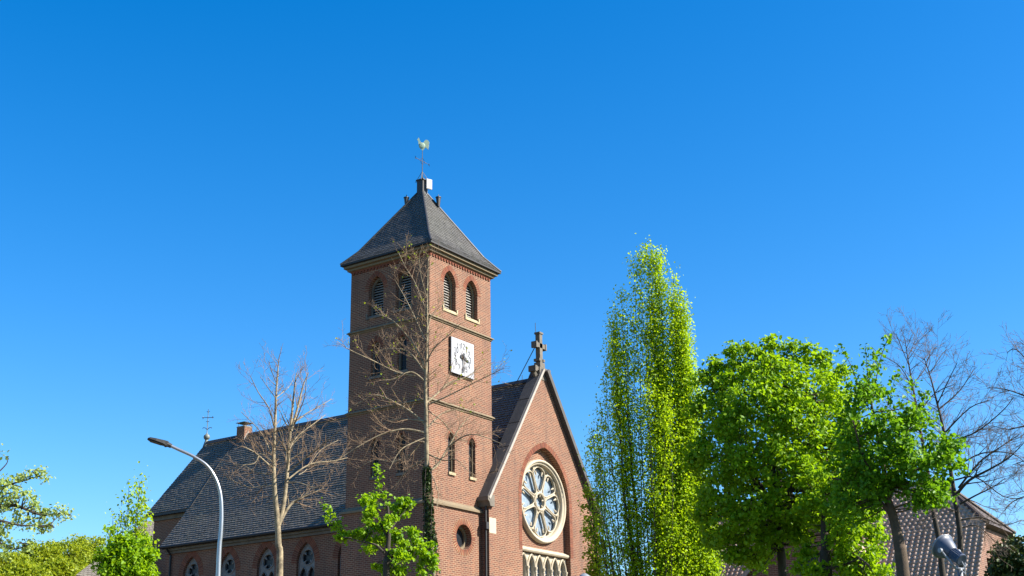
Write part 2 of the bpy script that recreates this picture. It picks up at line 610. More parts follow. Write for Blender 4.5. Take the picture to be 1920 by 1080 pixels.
# wider base storey
mb.plate(FR, [(-PL, 0), (W, 0), (W, Z3 + .05), (-PL, Z3 + .05)], [circle(*ROUND)], PL, 0.45)
mb.plate(FL, [(-PL, 0), (W + PL, 0), (W + PL, Z3 + .05), (-PL, Z3 + .05)], [], PL, 0.3)
mb.add([(-PL, W + PL, 0), (W, W + PL, 0), (W, W + PL, Z3), (-PL, W + PL, Z3)], [(0, 1, 2, 3)])
part(mb, 'tower_wall', M['brick'], church)
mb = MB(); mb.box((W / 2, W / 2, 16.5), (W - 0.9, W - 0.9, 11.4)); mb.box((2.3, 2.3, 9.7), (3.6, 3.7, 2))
part(mb, 'tower_dark_fill', M['black'], church)  # black fill behind the louvers, interior darkness put into its colour


def ring_band(mb, z0, z1, jut, slope=0.0, off=0.0, x1=None):
    """string course round the tower; top slopes back"""
    a = -off; b = W + off
    xr = b if x1 is None else x1
    o = [(a - jut, a - jut), (xr + jut, a - jut), (xr + jut, b + jut), (a - jut, b + jut)]
    i = [(a, a), (xr, a), (xr, b), (a, b)]
    n = 4
    zt = z1 + slope
    vs = [(p[0], p[1], z0 + .06) for p in i]
    vs = [(p[0], p[1], z0) for p in i] + [(p[0], p[1], z0 + .03) for p in o] + [(p[0], p[1], z1) for p in o] + [(p[0], p[1], zt) for p in i]
    fs = []
    for L in range(3):
        for k in range(n):
            k2 = (k + 1) % n
            fs.append((L * n + k, L * n + k2, (L + 1) * n + k2, (L + 1) * n + k))
    mb.add(vs, fs)


for z0, z1, jut, off in ((19.06, 19.13, 0.11, 0), (15.31, 15.38, 0.11, 0)):
    mb = MB(); ring_band(mb, z0, z1, jut, 0.08, off); ring_band(mb, z0 - .07, z0, jut * .45, 0, off)
    part(mb, 'string_course', M['stone'], church)
mb = MB(); ring_band(mb, Z3 - .08, Z3 + .04, 0.2, 0.17, 0, 3.6); part(mb, 'string_course', M['stone'], church)
mb = MB(); ring_band(mb, 22.08, 22.2, 0.14, 0); ring_band(mb, 22.2, 22.36, 0.26, 0)
part(mb, 'cornice', M['stone'], church)
# dentil course under the cornice: one crenellated strip per face
for F in (FR, FL):
    mb = MB()
    pts = [(0.0, 22.09)]
    x = 0.0
    while x < W - .12:
        pts += [(x, 21.93), (x + .1, 21.93), (x + .1, 22.02), (x + .2, 22.02)]
        x += .2
    pts += [(W, 22.02), (W, 22.09)]
    q = []
    for p in pts:
        if not q or (abs(p[0] - q[-1][0]) + abs(p[1] - q[-1][1])) > 1e-4:
            q.append(p)
    mb.plate(F, q, [], .05, .06, True)
    part(mb, 'dentil_course', M['voussoir'], church)


def belfry(F, c, side):
    mb = MB()
    o = arch(c, BELF['hw'] - .004, BELF['z0'], BELF['spring'], BELF['apex'] - .004)
    i = arch(c, BELF['hw'] - 0.09, BELF['z0'] + .02, BELF['spring'], BELF['apex'] - 0.14)
    mb.plate(F, o, [i], -0.20, 0.07)
    w = part(mb, 'belfry_window', M['stone'] if side else M['grey_and_shaded'], church)  # left face gets a darker stone: its shade is in the colour
    mb = MB()
    O, U, V, N = F
    R = Matrix((U, V, N)).transposed() @ Matrix.Rotation(math.radians(-35), 3, 'X')
    z = BELF['z0'] + 0.1
    while z < BELF['apex'] - 0.12:
        if z < BELF['spring']:
            hw = BELF['hw'] - .07
        else:
            t = (z - BELF['spring']) / (BELF['apex'] - .1 - BELF['spring'])
            hw = (BELF['hw'] - .07) * math.sqrt(max(0.02, 1 - t ** 1.6))
        mb.box(O + U * c + V * z - N * 0.30, (2 * hw, 0.075, 0.018), R)
        z += 0.125
    part(mb, 'louvers', M['louver'], w)
    mb = MB(); gm = MB()
    voussoirs(mb, gm, F, archcurve(c, BELF['hw'] + .004, BELF['spring'], BELF['apex'] + .004), 0.24)
    part(mb, 'brick_arch', M['voussoir'], w); part(gm, 'arch_joints', M['mortar'], w)
    mb = MB()
    P = lambda u, z, w_: O + U * u + V * z + N * w_
    h = BELF['hw'] + .1; z = BELF['z0']
    vs = [P(c - h, z - .13, .05), P(c + h, z - .13, .05), P(c + h, z - .05, .05), P(c - h, z - .05, .05),
          P(c - h, z - .13, -.02), P(c + h, z - .13, -.02), P(c + h, z + .03, -.02), P(c - h, z + .03, -.02),
          P(c - BELF['hw'] + .01, z + .06, -.25), P(c + BELF['hw'] - .01, z + .06, -.25)]
    mb.add(vs, [(0, 1, 2, 3), (3, 2, 6, 7), (0, 1, 5, 4), (0, 3, 7, 4), (1, 2, 6, 5), (7, 6, 9, 8)])
    for s_ in (-1, 1):
        mb.box(P(c + s_ * (h - .035), z + .03, .015), Vector([abs(a) for a in (U * .08 + V * .2 + N * .08)]))
    part(mb, 'sill', M['sill'] if side else M['grey_and_shaded'], w)  # sill on the shaded face is darkened through its colour


for c in BR:
    belfry(FR, c, True)
for c in BL:
    belfry(FL, c, False)


def slit(F, s, side, sill=False):
    O, U, V, N = F
    c, hw, z0, sp, ap = s
    mb = MB()
    mb.plate(F, arch(c, hw - .004, z0, sp, ap - .004), [arch(c, hw - .075, z0 + .04, sp, ap - .11)], -0.12, 0.1)
    w = part(mb, 'slit_window', M['stone'] if side else M['grey_and_shaded'], church)  # sunlit and shaded copies of the frame stone
    mb = MB(); mb.plate(F, arch(c, hw - .03, z0, sp, ap - .03), [], -0.2, .02)
    part(mb, 'pane', M['glass_dark'], w)
    mb = MB()
    z = z0 + .25
    while z < sp + .1:
        mb.box(O + U * c + V * z - N * .185, Vector([abs(a) for a in (U * (2 * hw - .1) + V * .018 + N * .02)]))
        z += .27
    mb.box(O + U * c + V * ((z0 + ap) / 2 - .06) - N * .185, Vector([abs(a) for a in (U * .016 + V * (ap - z0 - .25) + N * .022)]))
    part(mb, 'glazing_bars', M['lead'], w)
    mb = MB(); gm = MB()
    voussoirs(mb, gm, F, archcurve(c, hw + .004, sp, ap + .004), 0.24 if sill else .12)
    part(mb, 'brick_arch', M['voussoir'], w); part(gm, 'arch_joints', M['mortar'], w)
    mb = MB()
    mb.box(O + U * c + V * (z0 - .05) + N * 0.0, Vector([abs(a) for a in (U * (2 * hw + (.22 if sill else -.01)) + V * .12 + N * .14)]))
    part(mb, 'sill', M['sill'] if side else M['grey_and_shaded'], w)  # left-face sills carry painted shade as well


for s in SLIT_R:
    slit(FR, s, True)
for s in SLIT_L:
    slit(FL, s, False)
for s in MID_L:
    slit(FL, s, False, True)

# round window in the base storey
FRp = frame((0, -PL, 0), (1, 0, 0), (0, -1, 0))
mb = MB()
cx, cz, rr_ = ROUND
mb.plate(FRp, circle(cx, cz, rr_ - .004), [circle(cx, cz, rr_ - .12)], -0.26, 0.14)
rw = part(mb, 'round_window', M['stone'], church)
mb = MB(); mb.plate(FRp, circle(cx, cz, rr_ - .05), [], -0.36, .02); part(mb, 'pane', M['glass_dark'], rw)
mb = MB(); gm = MB(); voussoirs(mb, gm, FRp, circle(cx, cz, rr_ + .004), 0.25, closed=True)
part(mb, 'brick_ring', M['voussoir'], rw); part(gm, 'ring_joints', M['mortar'], rw)

# clock
mb = MB()
CX0, CX1, CZ0, CZ1 = 1.42, 3.08, 16.85, 18.47
mb.box2((CX0, -0.13, CZ0), (CX1, -0.02, CZ1))
clock = part(mb, 'clock', M['white'], church)
mb = MB()
for a, b in (((CX0 - .02, -.10, CZ0 - .02), (CX0, -.015, CZ1 + .02)), ((CX1, -.10, CZ0 - .02), (CX1 + .02, -.015, CZ1 + .02)),
             ((CX0, -.10, CZ0 - .02), (CX1, -.015, CZ0)), ((CX0, -.10, CZ1), (CX1, -.015, CZ1 + .02))):
    mb.box2(a, b)
part(mb, 'clock_shade_edge', M['dark'], clock)  # dark strips stand in for the shaded thickness of the clock board
ccx, ccz = (CX0 + CX1) / 2, (CZ0 + CZ1) / 2
arcp = lambda cx, cy, rx, ry, a0, a1, n=9: [(cx + rx * math.cos(math.radians(a0 + (a1 - a0) * i / n)), cy + ry * math.sin(math.radians(a0 + (a1 - a0) * i / n))) for i in range(n + 1)]
STROKES = {'0': arcp(.5, .5, .38, .5, 90, 450, 16), '1': [(.25, .78), (.55, 1), (.55, 0)],
           '2': arcp(.5, .72, .36, .28, 165, -35, 8) + [(.12, 0), (.9, 0)], '3': arcp(.46, .75, .34, .25, 150, -80, 8) + arcp(.46, .26, .40, .26, 80, -150, 8),
           '4': [(.72, 0), (.72, 1), (.08, .3), (.95, .3)], '5': [(.82, 1), (.25, 1), (.18, .55)] + arcp(.46, .32, .40, .32, 110, -145, 9),
           '6': [(.74, .98), (.42, .78), (.16, .42)] + arcp(.5, .3, .36, .3, 165, 520, 14), '7': [(.1, 1), (.9, 1), (.42, 0)],
           '8': arcp(.5, .76, .30, .24, 270, 630, 12) + arcp(.5, .26, .38, .26, 90, -270, 12), '9': [(.28, .02), (.6, .24), (.84, .6)] + arcp(.5, .7, .36, .3, -15, 340, 14)}
for k in range(1, 13):
    nm = MB()
    a = PI / 2 - k * PI / 6
    hgt, wid, hs = .25, .145, .017
    txt = str(k)
    ox = ccx + .55 * math.cos(a) - wid * 1.18 * len(txt) / 2
    oz = ccz + .55 * math.sin(a) - hgt / 2
    for ch_ in txt:
        P_ = [Vector((ox + p[0] * wid, 0, oz + p[1] * hgt)) for p in STROKES[ch_]]
        L_, R_ = [], []
        for q in range(len(P_)):
            t_ = (P_[min(q + 1, len(P_) - 1)] - P_[max(q - 1, 0)])
            t_ = t_.normalized() if t_.length > 1e-6 else Vector((1, 0, 0))
            n_ = Vector((-t_.z, 0, t_.x)) * hs
            L_.append(P_[q] + n_); R_.append(P_[q] - n_)
        m_ = len(P_)
        vs = []
        for y_ in (-.136, -.128):
            for v_ in L_ + R_:
                vs.append((v_.x, y_, v_.z))
        nm.add(vs, [(q, q + 1, m_ + q + 1, m_ + q) for q in range(m_ - 1)] + [(q, q + 1, 2 * m_ + q + 1, 2 * m_ + q) for q in range(m_ - 1)] + [(m_ + q, m_ + q + 1, 3 * m_ + q + 1, 3 * m_ + q) for q in range(m_ - 1)])
        ox += wid * 1.18
    part(nm, 'numeral', M['ink'], clock)


def hand(name, ang, length, w, y):
    mb = MB()
    d = Vector((math.sin(ang), 0, math.cos(ang))); e = Vector((d.z, 0, -d.x))
    c = Vector((ccx, y, ccz))
    pts = [(-.22, 0), (-.2, w * 1.6), (-.06, w * 1.5), (.06, w * .8), (length * .55, w * .55), (length * .68, w * 1.5), (length * .8, w * .5), (length, 0)]
    poly = [c + d * a + e * b for a, b in pts] + [c + d * a - e * b for a, b in reversed(pts[1:-1])]
    k = len(poly)
    mb.add(poly + [p + Vector((0, .015, 0)) for p in poly],
           [tuple(range(k)), tuple(range(2 * k - 1, k - 1, -1))] + [(j, (j + 1) % k, k + (j + 1) % k, k + j) for j in range(k)])
    mb.lathe([(.001, -.02), (.07, -.02), (.07, .03), (.001, .03)], c, (0, -1, 0), 14)
    part(mb, name, M['ink'], clock)


hand('minute_hand', PI, 0.70, 0.035, -0.20)
hand('hour_hand', math.radians(105), 0.50, 0.05, -0.17)

# tower roof
PR = [(2.67, 22.44), (2.42, 22.72), (2.08, 23.12), (0.16, 26.25)]
mb = MB()
for (ux, uy) in ((1, 0), (0, 1), (-1, 0), (0, -1)):
    # outward normal (ux,uy); tangent
    tx, ty = -uy, ux
    row = 0
    for (h0, z0), (h1, z1) in zip(PR[:-1], PR[1:]):
        pt = lambda h, s, z: (2.3 + ux * h + tx * h * s, 2.3 + uy * h + ty * h * s, z)
        row = roof_strip(mb, pt(h0, -1, z0), pt(h0, 1, z0), pt(h1, -1, z1), pt(h1, 1, z1), 0.15, 0.02, 0.19, row)
tr = part(mb, 'tower_roof', M['slate'], church)
mb = MB()
for sx, sy in ((1, 1), (1, -1), (-1, 1), (-1, -1)):
    mb.tube([(2.3 + sx * h, 2.3 + sy * h, z + .02) for h, z in PR], 0.05, 6)
part(mb, 'hip_cap', M['lead'], tr)
mb = MB()
a, b = 2.3 - 2.67, 2.3 + 2.67
for (p, q) in (((a, a), (b, a)), ((b, a), (b, b)), ((b, b), (a, b)), ((a, b), (a, a))):
    dx, dy = q[0] - p[0], q[1] - p[1]
    n = Vector((dy, -dx, 0)).normalized()
    P0, P1 = Vector((p[0], p[1], 0)), Vector((q[0], q[1], 0))
    t = (P1 - P0).normalized()
    Q0, Q1 = P0 - n * .2 + t * .2, P1 - n * .2 - t * .2
    zz = lambda v, z: Vector((v.x, v.y, z))
    o_ = n * .035
    vs = [zz(P0, 22.46), zz(P1, 22.46), zz(P1, 22.36), zz(P0, 22.36), zz(Q0, 22.30), zz(Q1, 22.30), zz(Q0 - n * .3 + t * .3, 22.30), zz(Q1 - n * .3 - t * .3, 22.30)]
    mb.add(vs, [(0, 1, 2, 3), (3, 2, 5, 4), (4, 5, 7, 6)])
part(mb, 'eaves_gutter', M['dark'], tr)
mb = MB()
mb.box((2.3, 2.3, 26.5), (.36, .36, .8)); mb.box((2.3, 2.3, 26.92), (.44, .44, .06))
mb.lathe([(.34, 26.02), (.28, 26.2)], (2.3, 2.3, 0), (0, 0, 1), 4)
part(mb, 'roof_turret', M['lead'], church)
vhd = Vector((0.82, -0.57, 0))     # across the view, for parts whose turn the photo shows
for nm_, c in (('bracket_light', (1.86, 2.90, 25.40)), ('bracket_light', (2.74, 1.66, 25.40))):
    mb = MB()
    c = Vector(c)
    mb.tube([c - Vector((0, 0, .25)), c + Vector((0, 0, .1)), c + Vector((0, 0, .18))], [.03, .025, .04], 6)
    mb.lathe([(.001, .16), (.07, .18), (.12, .62), (.14, .62), (.14, .66), (.02, .70), (.015, .80), (.001, .80)], c, (0, 0, 1), 8)
    part(mb, nm_, M['lead'], church)
mb = MB()
pc = Vector((2.40, 2.02, 26.70))
R = Matrix.Rotation(math.radians(-20), 3, 'Z')
pc = Vector((2.42, 1.98, 26.70))
mb.box(pc, (.30, .07, .5), R); mb.box(pc - R @ Vector((0, .042, 0)), (.25, .012, .44), R)
ap_ = part(mb, 'antenna_panel', M['white'], church)
mb = MB(); mb.tube([pc + Vector((-.05, .05, 0)), (2.35, 2.12, 26.7)], .025, 5); mb.tube([pc + Vector((0, .05, -.2)), (2.4, 2.1, 26.1), (2.45, 1.9, 25.9)], .012, 4)
part(mb, 'mounting_arm', M['steel'], ap_)

# weather vane
mb = MB()
mb.tube([(2.3, 2.3, 26.9), (2.3, 2.3, 27.4), (2.3, 2.3, 28.55)], [.035, .022, .014], 6)
mb.tube([(1.82, 2.3, 27.95), (2.67, 2.3, 27.95)], .014, 5)
for sx in (-1, 1):
    for k in (-1, 0, 1):
        mb.tube([(2.3 + sx * .46, 2.3, 27.95), (2.3 + sx * (.46 + .10), 2.3, 27.95 + k * .07)], .012, 4)
mb.tube([(2.3 + .15 * math.cos(t), 2.3, 27.95 + .15 * math.sin(t)) for t in [2 * PI * i / 16 for i in range(16)]], .01, 4, closed=True)
for t in (0.5, 2.07, 3.64, 5.2):
    bx_, by_ = 2.3 + .33 * math.cos(t), 2.3 + .33 * math.sin(t)
    mb.tube([(bx_, by_, 26.86), (2.3, 2.3, 27.4)], .013, 4)
    mb.tube([(bx_, by_, 26.86), (2.3, 2.3, 26.92)], .013, 4)
vane = part(mb, 'weathervane', M['lead'], church)
prof = [(-.30, .66), (-.25, .72), (-.215, .80), (-.18, .74), (-.15, .64), (-.09, .52), (-.02, .44), (.05, .46), (.10, .58), (.19, .66), (.30, .63), (.37, .52),
        (.36, .34), (.33, .18), (.34, .05), (.24, .14), (.18, .22), (.10, .12), (.03, .05), (.0, 0), (-.03, .05), (-.10, .12), (-.18, .24), (-.22, .40), (-.23, .55), (-.255, .63)]
d = Vector((.60, -.80, 0)); nrm = Vector((.8, .6, 0))
mb = MB()
o0 = Vector((2.3, 2.3, 28.5))
k = len(prof)
tri = tessellate_polygon([[Vector((p[0], p[1], 0)) for p in prof]])
A = [o0 + d * p[0] * .88 + Vector((0, 0, p[1] * .88)) for p in prof]
mb.add([p + nrm * .02 for p in A] + [p - nrm * .02 for p in A], [tuple(t) for t in tri] + [tuple(k + i for i in reversed(t)) for t in tri] + [(j, (j + 1) % k, k + (j + 1) % k, k + j) for j in range(k)])
for sgn in (-1, 1):
    mb.lathe([(.001, -.03), (.1, -.02), (.16, 0), (.1, .02), (.001, .03)], o0 + d * -.02 + Vector((0, 0, .27)) + nrm * sgn * .03, nrm, 10)
part(mb, 'rooster', M['copper'], vane)

# ---------------------------------------------------------------- gable front
YG = -0.47
GX0, GX1, RX, RZ = 3.65, 12.81, 8.23, 17.95
SL = 1.48
FG = frame((0, YG, 0), (1, 0, 0), (0, -1, 0))
RCX, RHW = 8.2, 2.0
rec = arch(RCX, RHW, 6.0, 12.05, 14.55, 16)
zb = 11.55
mb = MB()
mb.plate(FG, [(GX0, 0), (GX1, 0), (GX1, zb), (RX, zb + SL * (RX - GX0)), (GX0, zb)], [rec], 0, 0.32)
mb.add([(GX0, YG, 0), (GX0, .6, 0), (GX0, .6, zb), (GX0, YG, zb)], [(0, 1, 2, 3)])
mb.add([(GX1, YG, 0), (GX1, .6, 0), (GX1, .6, zb), (GX1, YG, zb)], [(0, 1, 2, 3)])
# back of the recess
FB = frame((0, YG + .30, 0), (1, 0, 0), (0, -1, 0))
RC = (RCX, 12.03)
mb.plate(FB, [(RCX - 2.1, 5.9), (RCX + 2.1, 5.9), (RCX + 2.1, 14.7), (RCX - 2.1, 14.7)],
         [circle(RC[0], RC[1], 1.75), [(RCX - 1.95, 6.2), (RCX + 1.95, 6.2), (RCX + 1.95, 9.5), (RCX - 1.95, 9.5)]], 0, .25)
gw = part(mb, 'gable_wall', M['brick'], church)
mb = MB(); gm = MB()
voussoirs(mb, gm, FG, archcurve(RCX, RHW + .004, 12.05, 14.555, 9.6, 16), 0.25)
part(mb, 'brick_arch', M['voussoir'], gw); part(gm, 'arch_joints', M['mortar'], gw)
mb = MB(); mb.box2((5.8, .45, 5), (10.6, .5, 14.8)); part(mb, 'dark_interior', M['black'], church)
mb = MB(); mb.box2((GX0 + .01, YG - .012, 10.05), (GX0 + .52, YG + .1, 10.72)); part(mb, 'light_stone_block', M['cream'], gw)

# coping slabs
mb = MB()
L = math.hypot(RX - GX0, SL * (RX - GX0)) + .05
for sgn in (-1, 1):
    ex = GX0 if sgn < 0 else GX1
    tdir = Vector((-sgn, 0, SL)).normalized(); nd = Vector((sgn * SL, 0, 1)).normalized()
    base = Vector((ex, 0, zb + .02)) - tdir * .12
    R = Matrix((tdir, Vector((0, 1, 0)), nd)).transposed()
    s0 = 0
    while s0 < L - .1:
        ln = min(1.55, L - s0)
        lift = .0
        mb.box(base + tdir * (s0 + ln / 2) + nd * (.09) + Vector((0, YG + .27, 0)), (ln - .05, .62, .12), R)
        s0 += 1.55
    vm = MB()
    vm.box(base + tdir * (L / 2) + nd * (.075 if sgn < 0 else .05) + Vector((0, YG - (.10 if sgn < 0 else .15), 0)), (L, .12 if sgn < 0 else .22, .12 if sgn < 0 else .2), R)
    vm.box(base + tdir * (L / 2) + nd * -.03 + Vector((0, YG - .045, 0)), (L, .085, .05), R)
    part(vm, 'gable_verge', M['verge'] if sgn < 0 else M['coping'], church)  # light left, dark right: sunlit and shaded edges put into the colours
part(mb, 'gable_coping', M['coping'], church)
for ex, s_ in ((GX0, -1), (GX1, 1)):
    mb = MB()
    prof_ = [(0.25, 0.26), (-.24, .16), (-.24, .0), (-.14, -.08), (-.06, -.26), (.25, -.26)]
    A = [Vector((ex - s_ * p[0] * -1 * -1, YG - .14, zb + p[1] - .1)) for p in prof_]
    B = [p + Vector((0, .62, 0)) for p in A]
    k = len(A)
    mb.add(A + B, [tuple(range(k)), tuple(range(2 * k - 1, k - 1, -1))] + [(j, (j + 1) % k, k + (j + 1) % k, k + j) for j in range(k)])
    part(mb, 'kneeler', M['grey_and_shaded'], church)

# gable cross
mb = MB()
cy = YG + .2
zc = 18.02
mb.box((RX, cy, zc + .12), (.66, .46, .62)); mb.box((RX, cy, zc + .5), (.40, .36, .4))
mb.box((RX, cy, zc + 1.26), (.23, .25, 1.86)); mb.box((RX, cy, zc + 2.20), (.32, .32, .09))
mb.box((RX, cy, zc + 1.56), (.78, .25, .23))
for s_ in (-1, 1):
    mb.box((RX + s_ * .40, cy, zc + 1.56), (.10, .31, .31))
    mb.box((RX + s_ * .42, cy, zc + .34), (.36, .36, .17)); mb.box((RX + s_ * .58, cy, zc + .31), (.16, .42, .28))
    mb.box((RX + s_ * .17, cy, zc + .83), (.14, .34, .13))
    mb.tube([(RX + s_ * .5, cy, zc + .2), (RX + s_ * .3, cy, zc - .1)], [.1, .16], 6)
gc = part(mb, 'gable_cross', M['grey_and_shaded'], church)
mb = MB()
mb.tube([(RX - .1, cy + .12, zc + 2.2), (RX - .1, cy + .12, zc + 2.75)], .014, 5)
mb.tube([(RX - .2, cy + .1, zc + 1.5), (RX - .05, 1.05, 17.98), (RX - .05, 1.12, 17.7)], .022, 5)
mb.tube([(RX, .75, 17.9), (RX, .75, 18.3)], .014, 5)
part(mb, 'lightning_rod', M['lead'], gc)

# rose window
mb = MB()
prof_ = [(1.95, -.30), (1.95, -.19), (1.92, -.11), (1.87, -.09), (1.82, -.12), (1.80, -.19), (1.76, -.17), (1.72, -.21), (1.70, -.28), (1.70, -.55)]
mb.lathe([(r, -w) for r, w in prof_], (RC[0], YG, RC[1]), (0, 1, 0), 64)
rose = part(mb, 'rose_window', M['cream'], church, True)
FT = frame((RC[0], YG, RC[1]), (1, 0, 0), (0, -1, 0))


def petal(a, grow=0.0):
    pts = []
    prof2 = [(.49, .10), (.60, .195), (.80, .285), (1.0, .375), (1.18, .45), (1.34, .475), (1.47, .41), (1.57, .27), (1.63, .10)]
    L_ = [(r, w + grow) for r, w in prof2]
    full = [(.47 - grow, 0)] + L_ + [(1.64 + grow, 0)] + [(r, -w) for r, w in reversed(L_)]
    return [(r * math.sin(a) + w * math.cos(a), r * math.cos(a) - w * math.sin(a)) for r, w in full]


mb = MB()
holes = [petal(k * PI / 4) for k in range(8)] + [circle(0, 0, .34, 20)]
for k in range(8):
    a = (k + .5) * PI / 4
    tri3 = [(1.42, 0), (1.60, .18), (1.64, .0), (1.60, -.18)]
    holes.append([(r * math.sin(a) + w * math.cos(a), r * math.cos(a) - w * math.sin(a)) for r, w in tri3])
mb.plate(FT, circle(0, 0, 1.72, 64), holes, -.36, .10)
P3 = lambda p, w: FT[0] + FT[1] * p[0] + FT[2] * p[1] + FT[3] * w
for k in range(8):
    mb.tube([P3(p, -.34) for p in petal(k * PI / 4, .0)], .03, 6, closed=True)
    for s_ in (-1, 1):       # cusps inside each petal
        a = k * PI / 4
        for r0, w0, r1, w1 in ((1.33, .36, 1.22, .22),):
            q = [(r * math.sin(a) + s_ * w * math.cos(a), r * math.cos(a) - s_ * w * math.sin(a)) for r, w in ((r0 + .08, w0 - .06), (r1 + .07, w1 + .03), (r1, w1))]
            mb.tube([P3(p, -.37) for p in q], [.05, .04, .015], 5)
mb.tube([P3(p, -.33) for p in circle(0, 0, .40, 24)], .06, 6, closed=True)
for k in range(6):
    a = k * PI / 3 + .3
    mb.tube([P3((.36 * math.cos(a), .36 * math.sin(a)), -.37), P3((.22 * math.cos(a), .22 * math.sin(a)), -.37)], [.07, .02], 5)
part(mb, 'tracery', M['cream'], rose)
mb = MB(); mb.plate(FT, circle(0, 0, 1.71, 48), [], -.52, .01); part(mb, 'pane', M['glass'], rose)
mb = MB()
for k in range(8):
    a = k * PI / 4
    for r in (.98,):
        q = [((r - .05 * abs(w) * 4) * math.sin(a) + w * math.cos(a), (r - .05 * abs(w) * 4) * math.cos(a) - w * math.sin(a)) for w in (-.36, -.18, 0, .18, .36)]
        mb.tube([P3(p, -.55) for p in q], .014, 4)
    mb.tube([P3((.6 * math.sin(a + .0), .6 * math.cos(a)), -.55), P3((1.5 * math.sin(a), 1.5 * math.cos(a)), -.55)], .008, 4)
part(mb, 'glazing_bars', M['verge'], rose)

# arcade of six lancets under the rose
mb = MB()
lc = [RCX - 1.95 + .325 + .65 * i for i in range(6)]
mb.plate(FB, [(RCX - 1.98, 6.1), (RCX + 1.98, 6.1), (RCX + 1.98, 9.52), (RCX - 1.98, 9.52)],
         [arch(c, .235, 6.4, 8.92, 9.40, 8) for c in lc], 0.05, .17)
arc = part(mb, 'arcade_window', M['cream'], church)
mb = MB()
PB = lambda u, z, w: FB[0] + FB[1] * u + FB[2] * z + FB[3] * w
for c in lc:
    mb.tube([PB(u, z, .08) for u, z in archcurve(c, .285, 8.92, 9.50, None, 8)], .05, 6)
    mb.tube([PB(u, z, .03) for u, z in archcurve(c, .235, 8.92, 9.40, None, 8)], .03, 5)
for i in range(7):
    u = RCX - 1.95 + .65 * i
    u = min(max(u, RCX - 1.9), RCX + 1.9)
    mb.tube([PB(u, 6.4, .09), PB(u, 8.8, .09)], .05, 8)
    mb.lathe([(.05, 8.7), (.06, 8.72), (.06, 8.75), (.05, 8.77), (.085, 8.88), (.09, 8.94), (.001, 8.94)], (u, FB[0].y - .09, 0), (0, 0, 1), 10)
part(mb, 'arcade_columns', M['cream'], arc)
mb = MB(); mb.plate(FB, [(RCX - 1.9, 6.3), (RCX + 1.9, 6.3), (RCX + 1.9, 9.4), (RCX - 1.9, 9.45)], [], -.13, .01); part(mb, 'pane', M['glass'], arc)
mb = MB()
for z in (7.2, 7.75, 8.3, 8.72):
    mb.box(PB(RCX, z, -.115), (3.7, .03, .03))
part(mb, 'glazing_bars', M['verge'], arc)
mb = MB()
A = [(-2.0, 9.56, .0), (-2.0, 9.58, .20), (-2.0, 9.64, .24), (-2.0, 9.70, .24), (-2.0, 9.82, .0)]
vs = [PB(RCX + p[0], p[1], p[2]) for p in A] + [PB(RCX - p[0], p[1], p[2]) for p in A]
mb.add(vs, [(0, 1, 2, 3, 4), (9, 8, 7, 6, 5)] + [(j, j + 1, 6 + j, 5 + j) for j in range(4)])
part(mb, 'window_ledge', M['cream'], gw)

# ---------------------------------------------------------------- nave
NX = 3.98
NY0, NY1 = 4.0, 20.6
FN = frame((NX, 0, 0), (0, 1, 0), (-1, 0, 0))
NWIN = [18.68, 16.02, 13.32, 10.66, 7.98]
mb = MB()
mb.plate(FN, [(NY0, 0), (NY1, 0), (NY1, 11.35), (NY0, 11.35)], [arch(c, .60, 5.5, 9.75, 10.72) for c in NWIN], 0, .35)
mb.add([(NX, NY1, 0), (12.5, NY1, 0), (12.5, NY1, 11.3), (RX, NY1, 17.6), (NX, NY1, 11.3)], [(0, 1, 2, 3, 4)])
mb.add([(12.5, 0, 0), (12.5, NY1, 0), (12.5, NY1, 11.35), (12.5, 0, 11.35)], [(0, 1, 2, 3)])
part(mb, 'nave_wall', M['brick'], church)
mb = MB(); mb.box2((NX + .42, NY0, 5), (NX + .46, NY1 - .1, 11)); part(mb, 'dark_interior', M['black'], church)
for c in NWIN:
    mb = MB()
    o = arch(c, .596, 5.5, 9.75, 10.716)
    la = arch(c - .27, .235, 5.6, 9.1, 9.56, 6); lb = arch(c + .27, .235, 5.6, 9.1, 9.56, 6)
    mb.plate(FN, o, [la, lb, circle(c, 10.02, .36, 20)], -.17, .09)
    PN = lambda u, z, w: FN[0] + FN[1] * u + FN[2] * z + FN[3] * w
    mb.tube([PN(u, z, -.16) for u, z in archcurve(c, .55, 9.75, 10.64, 5.6)], .035, 5)
    mb.tube([PN(u, z, -.16) for u, z in circle(c, 10.02, .37, 20)], .035, 5, closed=True)
    for s_ in (-.265, .265):
        mb.tube([PN(u, z, -.16) for u, z in archcurve(c + s_, .235, 9.1, 9.56, 5.6)], .028, 5)
    for k in range(4):
        a = k * PI / 2 + PI / 4
        mb.tube([PN(c + .33 * math.cos(a), 10.0 + .33 * math.sin(a), -.2), PN(c + .16 * math.cos(a), 10.0 + .16 * math.sin(a), -.2)], [.07, .012], 5)
    w = part(mb, 'nave_window', M['tracery'], church)
    mb = MB(); mb.plate(FN, arch(c, .58, 5.5, 9.75, 10.7), [], -.28, .01); part(mb, 'pane', M['glass_dark'], w)
    mb = MB()
    z = 6.0
    while z < 9.4:
        for s_ in (-.27, .27):
            mb.box(PN(c + s_, z, -.26), (.02, .44, .025))
        z += .55
    mb = MB(); q = []
    for k in range(8):
        z = 6.0 + .5 * k; q += [PN(c - .5 if k % 2 else c + .5, z, -.265), PN(c + .5 if k % 2 else c - .5, z, -.265)]
    mb.tube(q, .012, 4)
    part(mb, 'glazing_bars', M['grey_and_shaded'], w)
    mb = MB(); gm = MB(); voussoirs(mb, gm, FN, archcurve(c, .604, 9.75, 10.73), .34, .09)
    part(mb, 'brick_arch', M['voussoir'], w); part(gm, 'arch_joints', M['mortar'], w)
